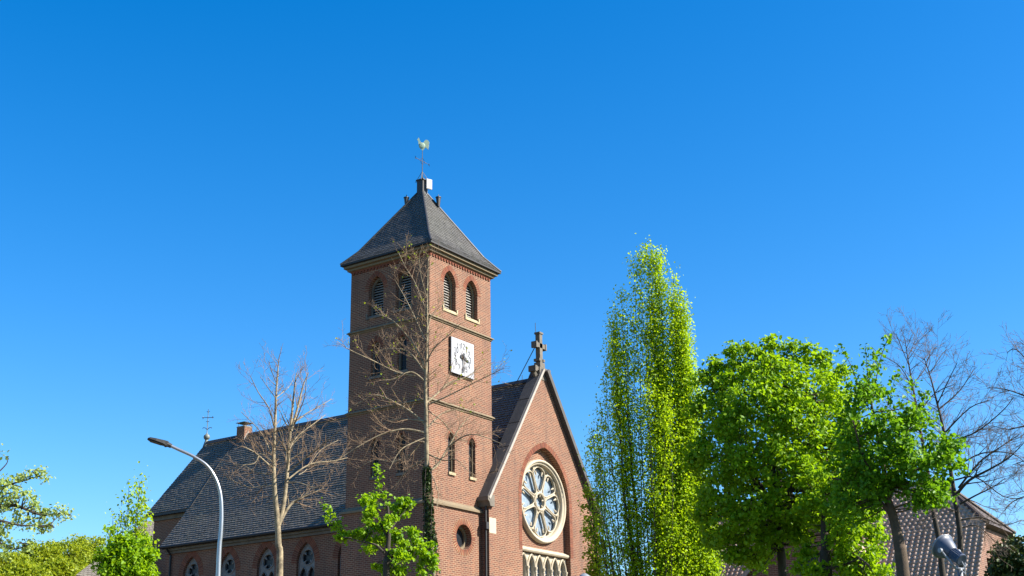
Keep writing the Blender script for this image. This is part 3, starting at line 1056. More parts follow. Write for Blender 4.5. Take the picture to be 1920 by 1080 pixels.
mb = MB(); mb.box2((NX - .12, 4.75, 10.98), (NX, NY1 + .02, 11.12)); mb.box2((NX - .24, 4.75, 11.12), (NX, NY1 + .04, 11.24))
part(mb, 'eaves_cornice', M['grey_and_shaded'], church)

EX, EZ = 3.56, 11.36
KX, KZ = 4.9, RZ - SL * (RX - 4.9)
mb = MB()
row = roof_strip(mb, (EX, .1, EZ), (EX, NY1 + .1, EZ), (KX, .1, KZ), (KX, NY1 + .1, KZ), .165, .032, .22)
row = roof_strip(mb, (KX, .1, KZ), (KX, NY1 + .1, KZ), (RX, .1, RZ), (RX, NY1 + .1, RZ), .165, .032, .22, row)
ex2 = 2 * RX - EX; kx2 = 2 * RX - KX
row = roof_strip(mb, (ex2, .1, EZ), (ex2, NY1 + .1, EZ), (kx2, .1, KZ), (kx2, NY1 + .1, KZ), .165, .032, .22)
roof_strip(mb, (kx2, .1, KZ), (kx2, NY1 + .1, KZ), (RX, .1, RZ), (RX, NY1 + .1, RZ), .165, .032, .22, row)
nr = part(mb, 'nave_roof', M['slate_nave'], church)
mb = MB()
y = .3
while y < 22.7:
    mb.box((RX - .10, y + .15, RZ + .0), (.24, .29, .03), Matrix.Rotation(-math.atan(SL), 3, 'Y'))
    mb.box((RX + .10, y + .15, RZ + .0), (.24, .29, .03), Matrix.Rotation(math.atan(SL), 3, 'Y'))
    y += .30
part(mb, 'ridge_slates', M['lead'], nr)
mb = MB(); mb.tube([(EX - .03, 4.72, EZ - .05), (EX - .03, NY1 + .15, EZ - .05)], .075, 8); mb.box2((EX, 4.72, EZ - .12), (NX, NY1 + .1, EZ - .09))
part(mb, 'eaves_gutter', M['dark'], nr)
mb = MB(); mb.tube([(EX - .03, 20.2, EZ - .1), (NX - .09, 20.2, 10.9), (NX - .09, 20.2, 0)], .055, 8); part(mb, 'downpipe', M['dark'], church)
mb = MB()
q = [(KX + .36, NY1 + .07), (KX + .4, NY1 - .1), (6.3, 20.45), (7.1, 20.42), (8.1, 20.1)]
mb.tube([(a, b, RZ - SL * (RX - a) + .055) for a, b in q], .022, 5); part(mb, 'lightning_cable', M['lead'], nr)
mb = MB()
R = Matrix.Rotation(-math.atan(SL), 3, 'Y')
sc_ = Vector((6.5, 12.75, RZ - SL * (RX - 6.5)))
nrm = Vector((-SL, 0, 1)).normalized(); td = Vector((1, 0, SL)).normalized()
mb.box(sc_ + nrm * .02, (.82, .62, .07), R)
sk = part(mb, 'skylight', M['lead'], nr)
R2 = Matrix.Rotation(-math.atan(SL) + .12, 3, 'Y')
mb = MB(); mb.box(sc_ + nrm * .11 - td * .03, (.78, .56, .04), R2); part(mb, 'skylight_pane', M['glass_dark'], nr)
# chimney on the ridge
mb = MB()
CY = 19.78
mb.box2((RX - .3, CY - .32, 17.2), (RX + .26, CY + .30, 18.42)); ch = part(mb, 'chimney', M['brick'], church)
mb = MB(); mb.box((RX - .02, CY - .01, 18.44), (.60, .66, .05)); part(mb, 'chimney_crown', M['verge'], ch)
mb = MB()
for sx in (-1, 1):
    for sy in (-1, 1):
        mb.tube([(RX - .02 + sx * .22, CY + sy * .24, 18.44), (RX - .02 + sx * .22, CY + sy * .24, 18.68)], .012, 4)
mb.lathe([(.001, 18.80), (.50, 18.68), (.50, 18.665), (.001, 18.70)], (RX - .02, CY, 0), (0, 0, 1), 4)
part(mb, 'chimney_cowl', M['lead'], ch)
mb = MB()
y_ = CY - .335
mb.add([(RX - .3, y_, 17.45), (RX - .3, y_, 17.75), (RX - .02, y_, 18.22), (RX + .02, y_, 17.95)], [(0, 1, 2, 3)]); part(mb, 'flashing', M['verge'], ch)

# ---------------------------------------------------------------- chancel
CXE = 5.3; CZE = RZ - SL * (RX - CXE); CYE = 24.1; CYR = 22.85
mb = MB()
roof_strip(mb, (CXE, NY1, CZE), (CXE, CYE, CZE), (RX, NY1, RZ), (RX, CYR, RZ), .165, .032, .22, 18)
roof_strip(mb, (2 * RX - CXE, NY1, CZE), (2 * RX - CXE, CYE, CZE), (RX, NY1, RZ), (RX, CYR, RZ), .165, .032, .22, 18)
roof_strip(mb, (CXE, CYE, CZE), (2 * RX - CXE, CYE, CZE), (RX - .01, CYR, RZ), (RX + .01, CYR, RZ), .165, .032, .22, 18)
cr = part(mb, 'chancel_roof', M['slate_nave'], church)
mb = MB(); mb.box2((CXE - .02, NY1 + .15, CZE - .16), (CXE + .1, CYE, CZE - .02)); mb.box2((CXE + .1, NY1 + .15, CZE - .14), (CXE + .5, CYE, CZE - .12)); part(mb, 'eaves_gutter', M['dark'], cr)
mb = MB()
CWX = CXE + .35
mb.box2((CWX, NY1 + .01, 0), (2 * RX - CWX, CYE - .3, CZE - .02)); part(mb, 'chancel_wall', M['brick'], church)
mb = MB(); mb.box2((CWX - .1, NY1 + .02, CZE - .38), (CWX, CYE - .28, CZE - .14)); part(mb, 'eaves_cornice', M['grey_and_shaded'], church)
mb = MB()
mb.lathe([(.20, 17.75), (.12, 18.0), (.085, 18.12), (.10, 18.16), (.17, 18.24), (.185, 18.32), (.16, 18.41), (.08, 18.48), (.035, 18.52), (.022, 18.6), (.018, 19.9), (.001, 19.95)], (RX, CYR, 0), (0, 0, 1), 14)
fin = part(mb, 'finial', M['patina'], church)
mb = MB()
dv = Vector((.50, -.866, 0))
c0 = Vector((RX, CYR, 0))
for s_ in (-1, 1):
    mb.tube([c0 + Vector((0, 0, 18.75)), c0 + dv * s_ * .12 + Vector((0, 0, 18.86)), c0 + dv * s_ * .24 + Vector((0, 0, 18.88)), c0 + dv * s_ * .27 + Vector((0, 0, 18.82))], .02, 5)
    mb.tube([c0 + Vector((0, 0, 19.47)), c0 + dv * s_ * .34 + Vector((0, 0, 19.47))], .02, 5)
    for k in (-1, 1):
        mb.tube([c0 + dv * s_ * .26 + Vector((0, 0, 19.47)), c0 + dv * s_ * .30 + Vector((0, 0, 19.47 + k * .08))], .016, 4)
    mb.tube([c0 + Vector((0, 0, 19.78)), c0 + dv * s_ * .09 + Vector((0, 0, 19.84))], .016, 4)
    mb.tube([c0 + Vector((0, 0, 19.25)), c0 + dv * s_ * .10 + Vector((0, 0, 19.22))], .016, 4)
mb.tube([c0 + Vector((0, 0, 18.5)), c0 + Vector((0, 0, 19.95))], .02, 5)
part(mb, 'finial_cross', M['lead'], fin)

# low annex beyond the chancel (its own roof, lit by the sun)
mb = MB()
ay0, ay1 = 24.15, 28.0
roof_strip(mb, (1.06, ay0, 9.95), (11.5, ay0, 9.95), (8.61, ay1, 14.1), (11.5, ay1, 14.1), .2, .02, .26)
part(mb, 'annex_roof', M['slate_nave'], church)
mb = MB(); mb.box2((1.5, ay0 + .3, 0), (11.2, ay1, 10.0)); part(mb, 'annex_wall', M['brick'], church)
# rainwater pipe at the inner corner of tower and gable
mb = MB(); mb.tube([(3.56, -.36, 11.2), (3.56, -.36, 0)], .05, 8); mb.box((3.55, -.38, 10.35), (.2, .2, .3)); part(mb, 'downpipe', M['dark'], church)

# ================================================================ FARMHOUSE
HX, HZ = 16.5, 12.2
HS = 1.1
HY0, HY1 = -18.4, -4.6
HIPY = -16.3
house = thing('farmhouse', 'old brick farmhouse with a long clay tile roof behind the trees', 'house', (15.5, -3, 0))
EXH, EZH = 9.2, HZ - HS * (HX - 9.2)


def pantiles(mb, xe, ze, xr, zr, y0, y1, ycut=None, col=.25, row=.25):
    """wavy tile courses; roof line runs along y. ycut(t) trims the right end (half hip)"""
    d = Vector((xr - xe, 0, zr - ze)); L = d.length; d.normalize()
    n = Vector((-d.z, 0, d.x)) if xe < xr else Vector((d.z, 0, -d.x))
    if n.z < 0:
        n = -n
    rows = int(L / row)
    for i in range(rows):
        s0, s1 = i * row, (i + 1) * row + .02
        ya = y0 if ycut is None else max(y0, ycut((s0 + s1) / 2 / L))
        N = int((y1 - ya) / col)
        K = 8
        vs = []
        for lift, s_ in ((-.02, s0), (.055, s0), (.0, s1)):
            for k in range(N * K + 1):
                ph = (k % K) / K
                h = .07 * (0.5 + 0.5 * math.sin(2 * PI * ph)) ** 1.3
                hh = h + lift if lift >= 0 else lift
                vs.append(Vector((xe, ya + k * col / K, ze)) + d * s_ + n * hh)
        w = N * K + 1
        fs = []
        for a in range(2):
            for k in range(w - 1):
                fs.append((a * w + k, a * w + k + 1, (a + 1) * w + k + 1, (a + 1) * w + k))
        mb.add(vs, fs)


hipz = HZ - HS * 2.1
mb = MB()
hip_t = (hipz - EZH) / (HZ - EZH)
pantiles(mb, EXH, EZH, HX, HZ, HY0 - .25, HY1, lambda t: (HY0 - .25) if t < hip_t else (HY0 - .25) + (t - hip_t) / (1 - hip_t) * (HIPY - HY0 + .25))
hr_ = part(mb, 'roof', M['pantile'], house, True)
mb = MB()
xb = HX + (HX - EXH)
mb.add([(xb, HY0 - .25, EZH), (xb, HY1, EZH), (HX, HY1, HZ), (HX, HIPY, HZ), (HX + 2.1, HY0 - .25, hipz)], [(0, 1, 2, 3, 4)])
mb.add([(HX - 2.1, HY0 - .3, hipz), (HX + 2.1, HY0 - .3, hipz), (HX, HIPY, HZ)], [(0, 1, 2)])
mb.add([(HX - 2.1, HY0 - .3, hipz), (HX + 2.1, HY0 - .3, hipz), (HX + 2.0, HY0 + .1, hipz - .1), (HX - 2.0, HY0 + .1, hipz - .1)], [(0, 1, 2, 3)])
part(mb, 'roof_slope', M['ridge_tile'], house)  # dark tile on the hip; some of its darkness is painted shade
mb = MB(); mb.tube([(HX - 2.15, HY0 - .3, hipz + .03), (HX, HIPY, HZ + .06), (HX, HY1, HZ + .06)], .12, 8)
mb.tube([(HX + 2.15, HY0 - .3, hipz + .03), (HX, HIPY, HZ + .06)], .11, 8)
part(mb, 'ridge_tiles', M['ridge_tile'], house)
FH = frame((0, HY0, 0), (1, 0, 0), (0, -1, 0))
hb = lambda x: HZ - HS * abs(HX - x) - .12
hw_ = [[(x - .28, z0), (x + .28, z0), (x + .28, z1), (x - .28, z1)] for x, z0, z1 in ((14.9, 6.9, 8.5), (16.2, 6.9, 8.7), (17.7, 6.9, 8.5))]
mb = MB()
mb.plate(FH, [(EXH + .6, 0), (xb - .6, 0), (xb - .6, hb(xb - .6)), (HX + 2.1, hipz - .12), (HX - 2.1, hipz - .12), (EXH + .6, hb(EXH + .6))], hw_, 0, .2)
mb.add([(EXH + .6, HY0, 0), (EXH + .6, HY1, 0), (EXH + .6, HY1, hb(EXH + .6)), (EXH + .6, HY0, hb(EXH + .6))], [(0, 1, 2, 3)])
mb.add([(xb - .6, HY0, 0), (xb - .6, HY1, 0), (xb - .6, HY1, hb(xb - .6)), (xb - .6, HY0, hb(xb - .6))], [(0, 1, 2, 3)])
mb.add([(EXH + .6, HY1, 0), (xb - .6, HY1, 0), (xb - .6, HY1, hb(xb - .6)), (HX, HY1, HZ - .1), (EXH + .6, HY1, hb(EXH + .6))], [(0, 1, 2, 3, 4)])
part(mb, 'wall', M['house_brick'], house)
for x, z0, z1 in ((14.9, 6.9, 8.5), (16.2, 6.9, 8.7), (17.7, 6.9, 8.5)):
    mb = MB(); mb.box2((x - .27, HY0 + .17, z0 + .02), (x + .27, HY0 + .19, z1 - .02)); part(mb, 'window', M['house_brick'], house)
# cross gable on the long side
gy, ghw, gz = -11.3, 2.9, 11.4
gx = 12.6
FX = frame((gx, 0, 0), (0, 1, 0), (-1, 0, 0))
mb = MB(); mb.plate(FX, [(gy - ghw, 7.0), (gy + ghw, 7.0), (gy + ghw, gz - 2.9), (gy, gz - .1), (gy - ghw, gz - 2.9)], [[(gy - .5, 8.0), (gy + .5, 8.0), (gy + .5, 9.1), (gy - .5, 9.1)]], 0, .2)
mb.add([(gx, gy - ghw, 7), (gx + 3, gy - ghw, 7), (gx + 3, gy - ghw, gz - 2.9), (gx, gy - ghw, gz - 2.9)], [(0, 1, 2, 3)])
part(mb, 'cross_gable_wall', M['house_brick'], house)
mb = MB(); mb.box2((gx + .1, gy - .5, 8.0), (gx + .14, gy + .5, 9.1)); cw = part(mb, 'window', M['glass_dark'], house)
mb = MB()
for a, b in (((gx + .03, gy - .5, 8.0), (gx + .12, gy - .44, 9.1)), ((gx + .03, gy + .44, 8.0), (gx + .12, gy + .5, 9.1)), ((gx + .03, gy - .44, 9.04), (gx + .12, gy + .44, 9.1))):
    mb.box2(a, b)
part(mb, 'frame', M['grey_and_shaded'], cw)
mb = MB()
for s_ in (-1, 1):
    mb.add([(gx - .3, gy + s_ * (ghw + .3), gz - 3.15), (gx - .3, gy, gz + .02), (gx + 3.4, gy, gz + .02), (gx + 3.4, gy + s_ * (ghw + .3), gz - 3.15)], [(0, 1, 2, 3)])
part(mb, 'cross_gable_roof', M['pantile'], house)
for s_ in (-1, 1):
    mb = MB()
    a = Vector((gx - .34, gy + s_ * (ghw + .34), gz - 3.2)); b = Vector((gx - .34, gy + s_ * .01, gz + .04))
    up = Vector((0, 0, .26))
    mb.add([a, b, b - up, a - up, a + Vector((.06, 0, 0)), b + Vector((.06, 0, 0)), b - up + Vector((.06, 0, 0)), a - up + Vector((.06, 0, 0))],
           [(0, 1, 2, 3), (4, 7, 6, 5), (0, 4, 5, 1), (3, 2, 6, 7), (0, 3, 7, 4), (1, 5, 6, 2)])
    part(mb, 'barge_board', M['verge'], house)

# ================================================================ STREET FURNITURE
D = 30
lp = [at(px, py, D) for px, py in ((409, 1080), (414, 1000), (415.5, 960), (413, 925), (404, 897), (388, 873), (363, 856), (335, 843), (316, 834))]
base = Vector((lp[0].x + .08, lp[0].y - .1, 0))
lamp = thing('street_lamp', 'curved galvanised street lamp with flat dark lamp head left of the church', 'street lamp', base)
# smooth spline through the points
def spline(pts, n=6):
    out = []
    P = [Vector(p) for p in pts]
    for i in range(len(P) - 1):
        p0, p1, p2, p3 = P[max(i - 1, 0)], P[i], P[i + 1], P[min(i + 2, len(P) - 1)]
        for k in range(n):
            t = k / n
            out.append(.5 * ((2 * p1) + (p2 - p0) * t + (2 * p0 - 5 * p1 + 4 * p2 - p3) * t * t + (3 * p1 - p0 - 3 * p2 + p3) * t ** 3))
    out.append(P[-1])
    return out


sp = spline([base] + lp, 6)
rad = []
for p in sp:
    rad.append(.06 if p.z < 4.6 else .06 - .025 * min(1, (p.z - 4.6) / 3.0))
mb = MB(); mb.tube(sp, rad, 12); mb.lathe([(.001, 0), (.1, 0), (.1, 1.1), (.076, 1.15)], base, (0, 0, 1), 12)
part(mb, 'pole', M['steel'], lamp, True)
tip = lp[-1]; ax = (lp[-1] - lp[-2]).normalized()
sd = ax.cross(Vector((0, 0, 1))).normalized(); upv = sd.cross(ax).normalized()
if upv.z < 0:
    upv = -upv
pf = [(0.0, .05, .05, -.05), (.06, .06, .075, -.07), (.10, .09, .07, -.05), (.16, .13, .065, -.045), (.35, .15, .05, -.04), (.52, .13, .03, -.035), (.58, .06, .0, -.03)]
hd = (ax * 1.0 + Vector((0, 0, -.14))).normalized()
vs = []
for t, w, zt, zb_ in pf:
    c = tip + hd * (t * .82)
    for a, b in ((-w, zb_ * .6), (-w * .8, zt * .7), (-w * .35, zt), (w * .35, zt), (w * .8, zt * .7), (w, zb_ * .6), (w * .8, zb_), (-w * .8, zb_)):
        vs.append(c + sd * a + upv * b)
fs = [(i * 8 + k, i * 8 + (k + 1) % 8, (i + 1) * 8 + (k + 1) % 8, (i + 1) * 8 + k) for i in range(len(pf) - 1) for k in range(8)]
fs += [tuple(range(8)), tuple((len(pf) - 1) * 8 + k for k in range(8))]
mb = MB(); mb.add(vs, fs)
lh = part(mb, 'lamp_head', M['lamp_head'], lamp)
mb = MB(); mb.tube([tip - ax * .07, tip + ax * .04], [.05, .056], 10); part(mb, 'clamp', M['lead'], lamp)
mb = MB(); c = tip + hd * .28 - upv * .045; mb.box(c, (.2, .26, .012), Matrix((sd, hd, upv)).transposed()); part(mb, 'lens', M['glass_dark'], lh)

# floodlight on its pole
D = 23
hc = at(1780, 1035, D)
base = at(1801, 1080, D); base.z = 0
fl = thing('floodlight', 'grey blue floodlight with ribbed rear housing on a pole before the farmhouse roof', 'floodlight', base)
axf = (at(1822, 1062, D - .22) - at(1760, 1018, D + .22)).normalized()
Q = lambda px, py: at(px, py, D)
FS = .82
o = at(1767, 1024, D + .15)
mb = MB()
mb.lathe([(r_ * FS, h_ * FS) for r_, h_ in [(.001, -.02), (.20, -.02), (.235, -.04), (.25, -.03), (.25, .02), (.225, .04), (.215, .09), (.19, .18), (.145, .27), (.125, .31)]], o, axf, 28)
fr_ = part(mb, 'reflector_housing', M['flood'], fl, True)
mb = MB()
rim = [o + axf * -.03]
a_ = axf.orthogonal().normalized(); b_ = axf.cross(a_)
mb.tube([o - axf * .0 + (a_ * math.cos(t) + b_ * math.sin(t)) * .25 * FS for t in [2 * PI * i / 28 for i in range(28)]], .016, 6, closed=True)
part(mb, 'rim', M['flood_rim'], fr_, True)
mb = MB()
N_ = 40
vs = []
for h in (.27, .54):
    for k in range(N_):
        t = 2 * PI * k / N_; r = .128 if k % 2 else .112
        r *= 1 if h < .4 else .93
        r *= FS
        vs.append(o + axf * h * FS + (a_ * math.cos(t) + b_ * math.sin(t)) * r)
mb.add(vs, [(k, (k + 1) % N_, N_ + (k + 1) % N_, N_ + k) for k in range(N_)])
mb.lathe([(r_ * FS, h_ * FS) for r_, h_ in [(.118, .535), (.125, .55), (.122, .575), (.11, .58), (.001, .575)]], o, axf, 24)
mb.tube([o + axf * .265 * FS + (a_ * math.cos(t) + b_ * math.sin(t)) * .125 * FS for t in [2 * PI * i / 24 for i in range(24)]], .012, 6, closed=True)
part(mb, 'ribbed_housing', M['flood'], fl)
mb = MB()
top = Q(1800, 1066)
tip_ = Vector((base.x, base.y, top.z))
hz = axf.cross(Vector((0, 0, 1))).normalized()
pv = o + axf * .17
for s_ in (-1, 1):
    k0 = pv + hz * s_ * .185; k1 = tip_ + hz * s_ * .15 + Vector((0, 0, .06)); 
    mb.tube([pv + hz * s_ * .115, k0, k0.lerp(k1, .5), k1, tip_ + hz * s_ * .08, tip_], .018, 6)
    mb.lathe([(.001, 0), (.04, 0), (.04, .04), (.001, .04)], k0, hz * s_, 10)
mb.tube([tip_, tip_ + axf * .13 + Vector((0, 0, -.02)), tip_ + axf * .14 + Vector((0, 0, .1)), o + axf * .43], .012, 5)
part(mb, 'yoke', M['flood_rim'], fl)
mb = MB(); mb.tube([base, tip_], .045, 10); part(mb, 'pole', M['steel'], fl, True)

# globe lamp whose top shows at the lower edge
D = 31
gc_ = at(1096, 1089, D)
base = Vector((gc_.x, gc_.y, 0))
gl = thing('globe_lamp', 'round grey lamp top poking up at the lower edge before the rose window', 'lamp', base)
mb = MB(); mb.lathe([(.001, .17), (.06, .16), (.13, .11), (.17, .03), (.18, -.03), (.12, -.16), (.06, -.22), (.05, -.3)], gc_, (0, 0, 1), 20)
part(mb, 'lamp_globe', M['flood_rim'], gl, True)
mb = MB(); mb.tube([base, gc_ - Vector((0, 0, .28))], .05, 10); part(mb, 'pole', M['steel'], gl, True)

# ================================================================ TREES
def emit_branch(mb, p, d, length, r, rng, level, maxlev, up=0.12, dens=1.0, spread=0.8, droop=0.0, min_r=.004, sub=None):
    """one branch and, recursively, its side branches"""
    n = max(3, int(length / (.28 if level > 0 else .5)) + 1)
    n = min(n, 8)
    pts = [p.copy()]
    dd = d.normalized()
    for i in range(n):
        dd = (dd + Vector((rng.gauss(0, .13), rng.gauss(0, .13), rng.gauss(0, .10) + up - droop))).normalized()
        pts.append(pts[-1] + dd * (length / n))
    rads = [max(min_r, r * (1 - .82 * i / n)) for i in range(n + 1)]
    (mb[0] if r > .02 else mb[1]).tube(pts, rads, 6 if r > .03 else (4 if r > .012 else 3), caps=False)
    if level < maxlev:
        k = max(2, int(length * (3.0 if level == 0 else 6.5) * dens))
        for j in range(k):
            t = rng.uniform(.15, 1.0)
            i = min(int(t * n), n - 1)
            q = pts[i].lerp(pts[i + 1], t * n - i)
            ax_ = (pts[i + 1] - pts[i]).normalized()
            s_ = ax_.orthogonal().normalized()
            s_.rotate(Matrix.Rotation(rng.uniform(0, 2 * PI), 3, ax_))
            nd_ = (ax_ * rng.uniform(.5, 1.0) + s_ * spread * rng.uniform(.6, 1.1)).normalized()
            L_ = length * rng.uniform(.3, .62) * (1 - .4 * t)
            if L_ > .12:
                emit_branch(mb, q, nd_, L_, max(min_r, rads[i] * .55), rng, level + 1, maxlev, up, dens, spread, droop, min_r)
    return pts


def limb(mb, pix, D, dz, r0, r1, rng, maxlev, dens=1.0, up=.08, spread=.8, sub_len=1.3, droop=0.0, min_r=.0045, tstart=.12):
    """limb along measured points, bending away in depth by dz, with random side branches"""
    n = len(pix)
    P = [at(px, py, D + dz * (i / max(1, n - 1))) for i, (px, py) in enumerate(pix)]
    S = spline(P, 4)
    m = len(S) - 1
    rads = [r0 + (r1 - r0) * (i / m) for i in range(m + 1)]
    mb[0].tube(S, rads, 8 if r0 > .06 else 5, caps=False)
    tot = sum((S[i + 1] - S[i]).length for i in range(m))
    k = max(3, int(tot * 5.5 * dens))
    for j in range(k):
        t = rng.uniform(tstart, 1)
        i = min(int(t * m), m - 1)
        q = S[i].lerp(S[i + 1], t * m - i)
        ax_ = (S[i + 1] - S[i]).normalized()
        s_ = ax_.orthogonal().normalized()
        s_.rotate(Matrix.Rotation(rng.uniform(0, 2 * PI), 3, ax_))
        nd_ = (ax_ * rng.uniform(.45, .95) + s_ * spread * rng.uniform(.5, 1.1)).normalized()
        emit_branch(mb, q, nd_, sub_len * rng.uniform(.35, 1.0) * (1.15 - .55 * t), max(min_r, min(rads[i] * .5, .022)), rng, 1, maxlev, up, 1.0, spread, droop, min_r)
    return S


def leaf_mesh(name, mat, parent, C, size, rng, upb=.5, out=None, outb=.3, aspect=.75, tilt=1.0):
    """one mesh of many single leaves at the points C"""
    n = len(C)
    C = np.asarray(C, dtype=float)
    g = rng.normal(size=(n, 3)) * tilt
    N = g / np.linalg.norm(g, axis=1)[:, None] * .8
    N[:, 2] += upb
    if out is not None:
        N += out * outb
    N /= np.linalg.norm(N, axis=1)[:, None]
    A = np.cross(N, rng.normal(size=(n, 3)))
    A /= np.linalg.norm(A, axis=1)[:, None] + 1e-9
    B = np.cross(N, A)
    s = size * rng.uniform(.5, 1.45, size=(n, 1))
    fold = N * s * .12
    v = np.empty((n, 6, 3))
    v[:, 0] = C - A * s * .5
    v[:, 1] = C - A * s * .12 + B * s * aspect * .5 + fold
    v[:, 2] = C + A * s * .28 + B * s * aspect * .38 + fold
    v[:, 3] = C + A * s * .55 - fold * .6
    v[:, 4] = C + A * s * .28 - B * s * aspect * .38 + fold
    v[:, 5] = C - A * s * .12 - B * s * aspect * .5 + fold
    root = np.zeros(3); p = parent
    while p is not None:
        root += np.array(p.location); p = p.parent
    v = v.reshape(-1, 3) - root
    me = bpy.data.meshes.new(name)
    me.vertices.add(n * 6); me.vertices.foreach_set('co', v.ravel())
    me.loops.add(n * 8); me.polygons.add(n * 2)
    idx = np.arange(n)[:, None] * 6
    lo = np.concatenate([idx + np.array([[0, 3, 2, 1]]), idx + np.array([[0, 5, 4, 3]])], axis=1).ravel()
    me.loops.foreach_set('vertex_index', lo)
    me.polygons.foreach_set('loop_start', np.arange(n * 2) * 4)
    me.update(calc_edges=True)
    a = me.attributes.new('rnd', 'FLOAT', 'FACE')
    cell = np.sin(C[:, 0] * 5.1 + 1.7 * np.sin(C[:, 2] * 3.3)) * np.sin(C[:, 1] * 4.7 + C[:, 2] * 4.1)
    a.data.foreach_set('value', np.repeat(np.clip(.45 + .3 * cell + .22 * rng.normal(size=n), 0, 1), 2))
    me.materials.append(mat)
    o = bpy.data.objects.new(name, me); COL.objects.link(o); o.parent = parent
    return o


def inpoly(poly, x, y):
    c = False
    j = len(poly) - 1
    for i in range(len(poly)):
        xi, yi = poly[i]; xj, yj = poly[j]
        if (yi > y) != (yj > y) and x < (xj - xi) * (y - yi) / (yj - yi) + xi:
            c = not c
        j = i
    return c


def polydist(poly, x, y):
    m = 1e9
    for i in range(len(poly)):
        ax_, ay_ = poly[i - 1]; bx_, by_ = poly[i]
        dx, dy = bx_ - ax_, by_ - ay_
        t = max(0, min(1, ((x - ax_) * dx + (y - ay_) * dy) / (dx * dx + dy * dy + 1e-9)))
        m = min(m, math.hypot(x - ax_ - t * dx, y - ay_ - t * dy))
    return m


def crown_centres(poly, D, n, rng, fat=1.0, shell=.55):
    """leaf cluster centres filling the solid whose outline is poly; depth follows the local width"""
    xs = [p[0] for p in poly]; ys = [p[1] for p in poly]
    out = []
    mpp = D / FPX
    dmax = max(polydist(poly, x, y) for x in np.linspace(min(xs), max(xs), 14) for y in np.linspace(min(ys), max(ys), 14) if inpoly(poly, x, y))
    while len(out) < n:
        x = rng.uniform(min(xs), max(xs)); y = rng.uniform(min(ys), max(ys))
        if not inpoly(poly, x, y):
            continue
        e = polydist(poly, x, y)
        half = math.sqrt(max(0, 1 - (1 - min(1, e / dmax)) ** 2)) * dmax * mpp * fat
        u = rng.uniform(-1, 1)
        if rng.random() < shell:
            u = math.copysign(1 - abs(rng.gauss(0, .18)), u)
            u = max(-1, min(1, u))
        if rng.random() < .3:
            x += rng.gauss(0, .16 / mpp); y += rng.gauss(0, .2 / mpp)
        out.append((at(x, y, D + u * half), x, y))
    return out


def cluster_leaves(centres, per, rad, rngn, flat=.7):
    C = np.array([tuple(c) for c in centres])
    k = np.repeat(C, per, axis=0)
    off = rngn.normal(size=k.shape)
    off /= np.linalg.norm(off, axis=1)[:, None] + 1e-9
    off *= (rngn.uniform(0, 1, size=(len(k), 1)) ** .5) * rad * rngn.uniform(.5, 1.2, size=(len(k), 1))
    off[:, 2] *= flat
    return k + off, off / (rad + 1e-9)


def bezier(a, b, c, n=5):
    return [a * (1 - t) ** 2 + b * 2 * t * (1 - t) + c * t * t for t in [i / n for i in range(n + 1)]]


def leafy_tree(name, label, trunk, D, poly, ncl, per, rad, size, lmat, bmat, seed, cat='tree', group=None, r0=.17, r1=.05, fat=1.0, blobs=None,
               limbs=(), upb=.5, nlimb=.3, shoots=(), flat=.7, shell=.55, tilt=1.0, outb=.35):
    rng = random.Random(seed); rngn = np.random.default_rng(seed)
    TP = [at(px, py, D) for px, py in trunk]
    base = Vector((TP[0].x, TP[0].y, 0))
    t = thing(name, label, cat, base, group)
    S = spline([base] + TP, 5)
    m = len(S) - 1
    mb = MB(); mb.tube(S, [r0 + (r1 - r0) * (max(0, i - 5) / (m - 5 if m > 5 else 1)) for i in range(m + 1)], 10, caps=False)
    part(mb, 'trunk', bmat, t, True)
    bb = MB()
    nodes = [(p, r1 * 1.2) for p in S[int(m * .45):]]
    for lpix, dz, ra, rb in limbs:
        P = spline([at(px, py, D + dz * i / (len(lpix) - 1)) for i, (px, py) in enumerate(lpix)], 4)
        bb.tube(P, [ra + (rb - ra) * i / (len(P) - 1) for i in range(len(P))], 7, caps=False)
        nodes += [(p, ra * .5) for p in P[2:]]
    cen = []
    if poly:
        cen += [c[0] for c in crown_centres(poly, D, ncl, rng, fat, shell)]
    if blobs:
        for (px, py, rx, ry, dz, k) in blobs:
            for _ in range(k):
                a = rng.uniform(0, 2 * PI); q = rng.random() ** .5
                cen.append(at(px + rx * q * math.cos(a), py + ry * q * math.sin(a), D + dz + rng.gauss(0, rx * D / FPX * .55)))
    for c in cen:
        if rng.random() < nlimb:
            low = [n_ for n_ in nodes if n_[0].z < c.z + .3] or nodes
            p, r = min((rng.choice(low) for _ in range(60)), key=lambda n_: (n_[0] - c).length)
            if (c - p).length > 3.5:
                continue
            mid = p.lerp(c, .5) + Vector((rng.gauss(0, .15), rng.gauss(0, .15), -(c - p).length * .06))
            q = bezier(p, mid, c, 5)
            L_ = (c - p).length
            ra = min(r * .8, .012 + .012 * L_)
            bb.tube(q, [ra * (1 - .75 * i / 5) for i in range(6)], 4, caps=False)
    lv, of = cluster_leaves(cen, per, rad, rngn, flat)
    for spx, dz in shoots:
        P = spline([at(px, py, D + dz) for px, py in spx], 6)
        bb.tube(P, [.012 - .008 * i / (len(P) - 1) for i in range(len(P))], 4, caps=False)
        ex = np.array([tuple(p) for p in P[2:]])
        ex = np.repeat(ex, 6, axis=0) + rngn.normal(size=(len(ex) * 6, 3)) * .06
        lv = np.vstack([lv, ex]); of = np.vstack([of, np.zeros_like(ex)])
    part(bb, 'branches', bmat, t)
    # outward direction from the crown's axis gives the clumps a lit and a shaded side
    ctr = lv.mean(axis=0)
    o2 = (lv - ctr) / (np.abs(lv - ctr).max() + 1e-6)
    leaf_mesh('crown', lmat, t, lv, size, rngn, upb, of * .8 + o2 * .6, outb, tilt=tilt)
    return t


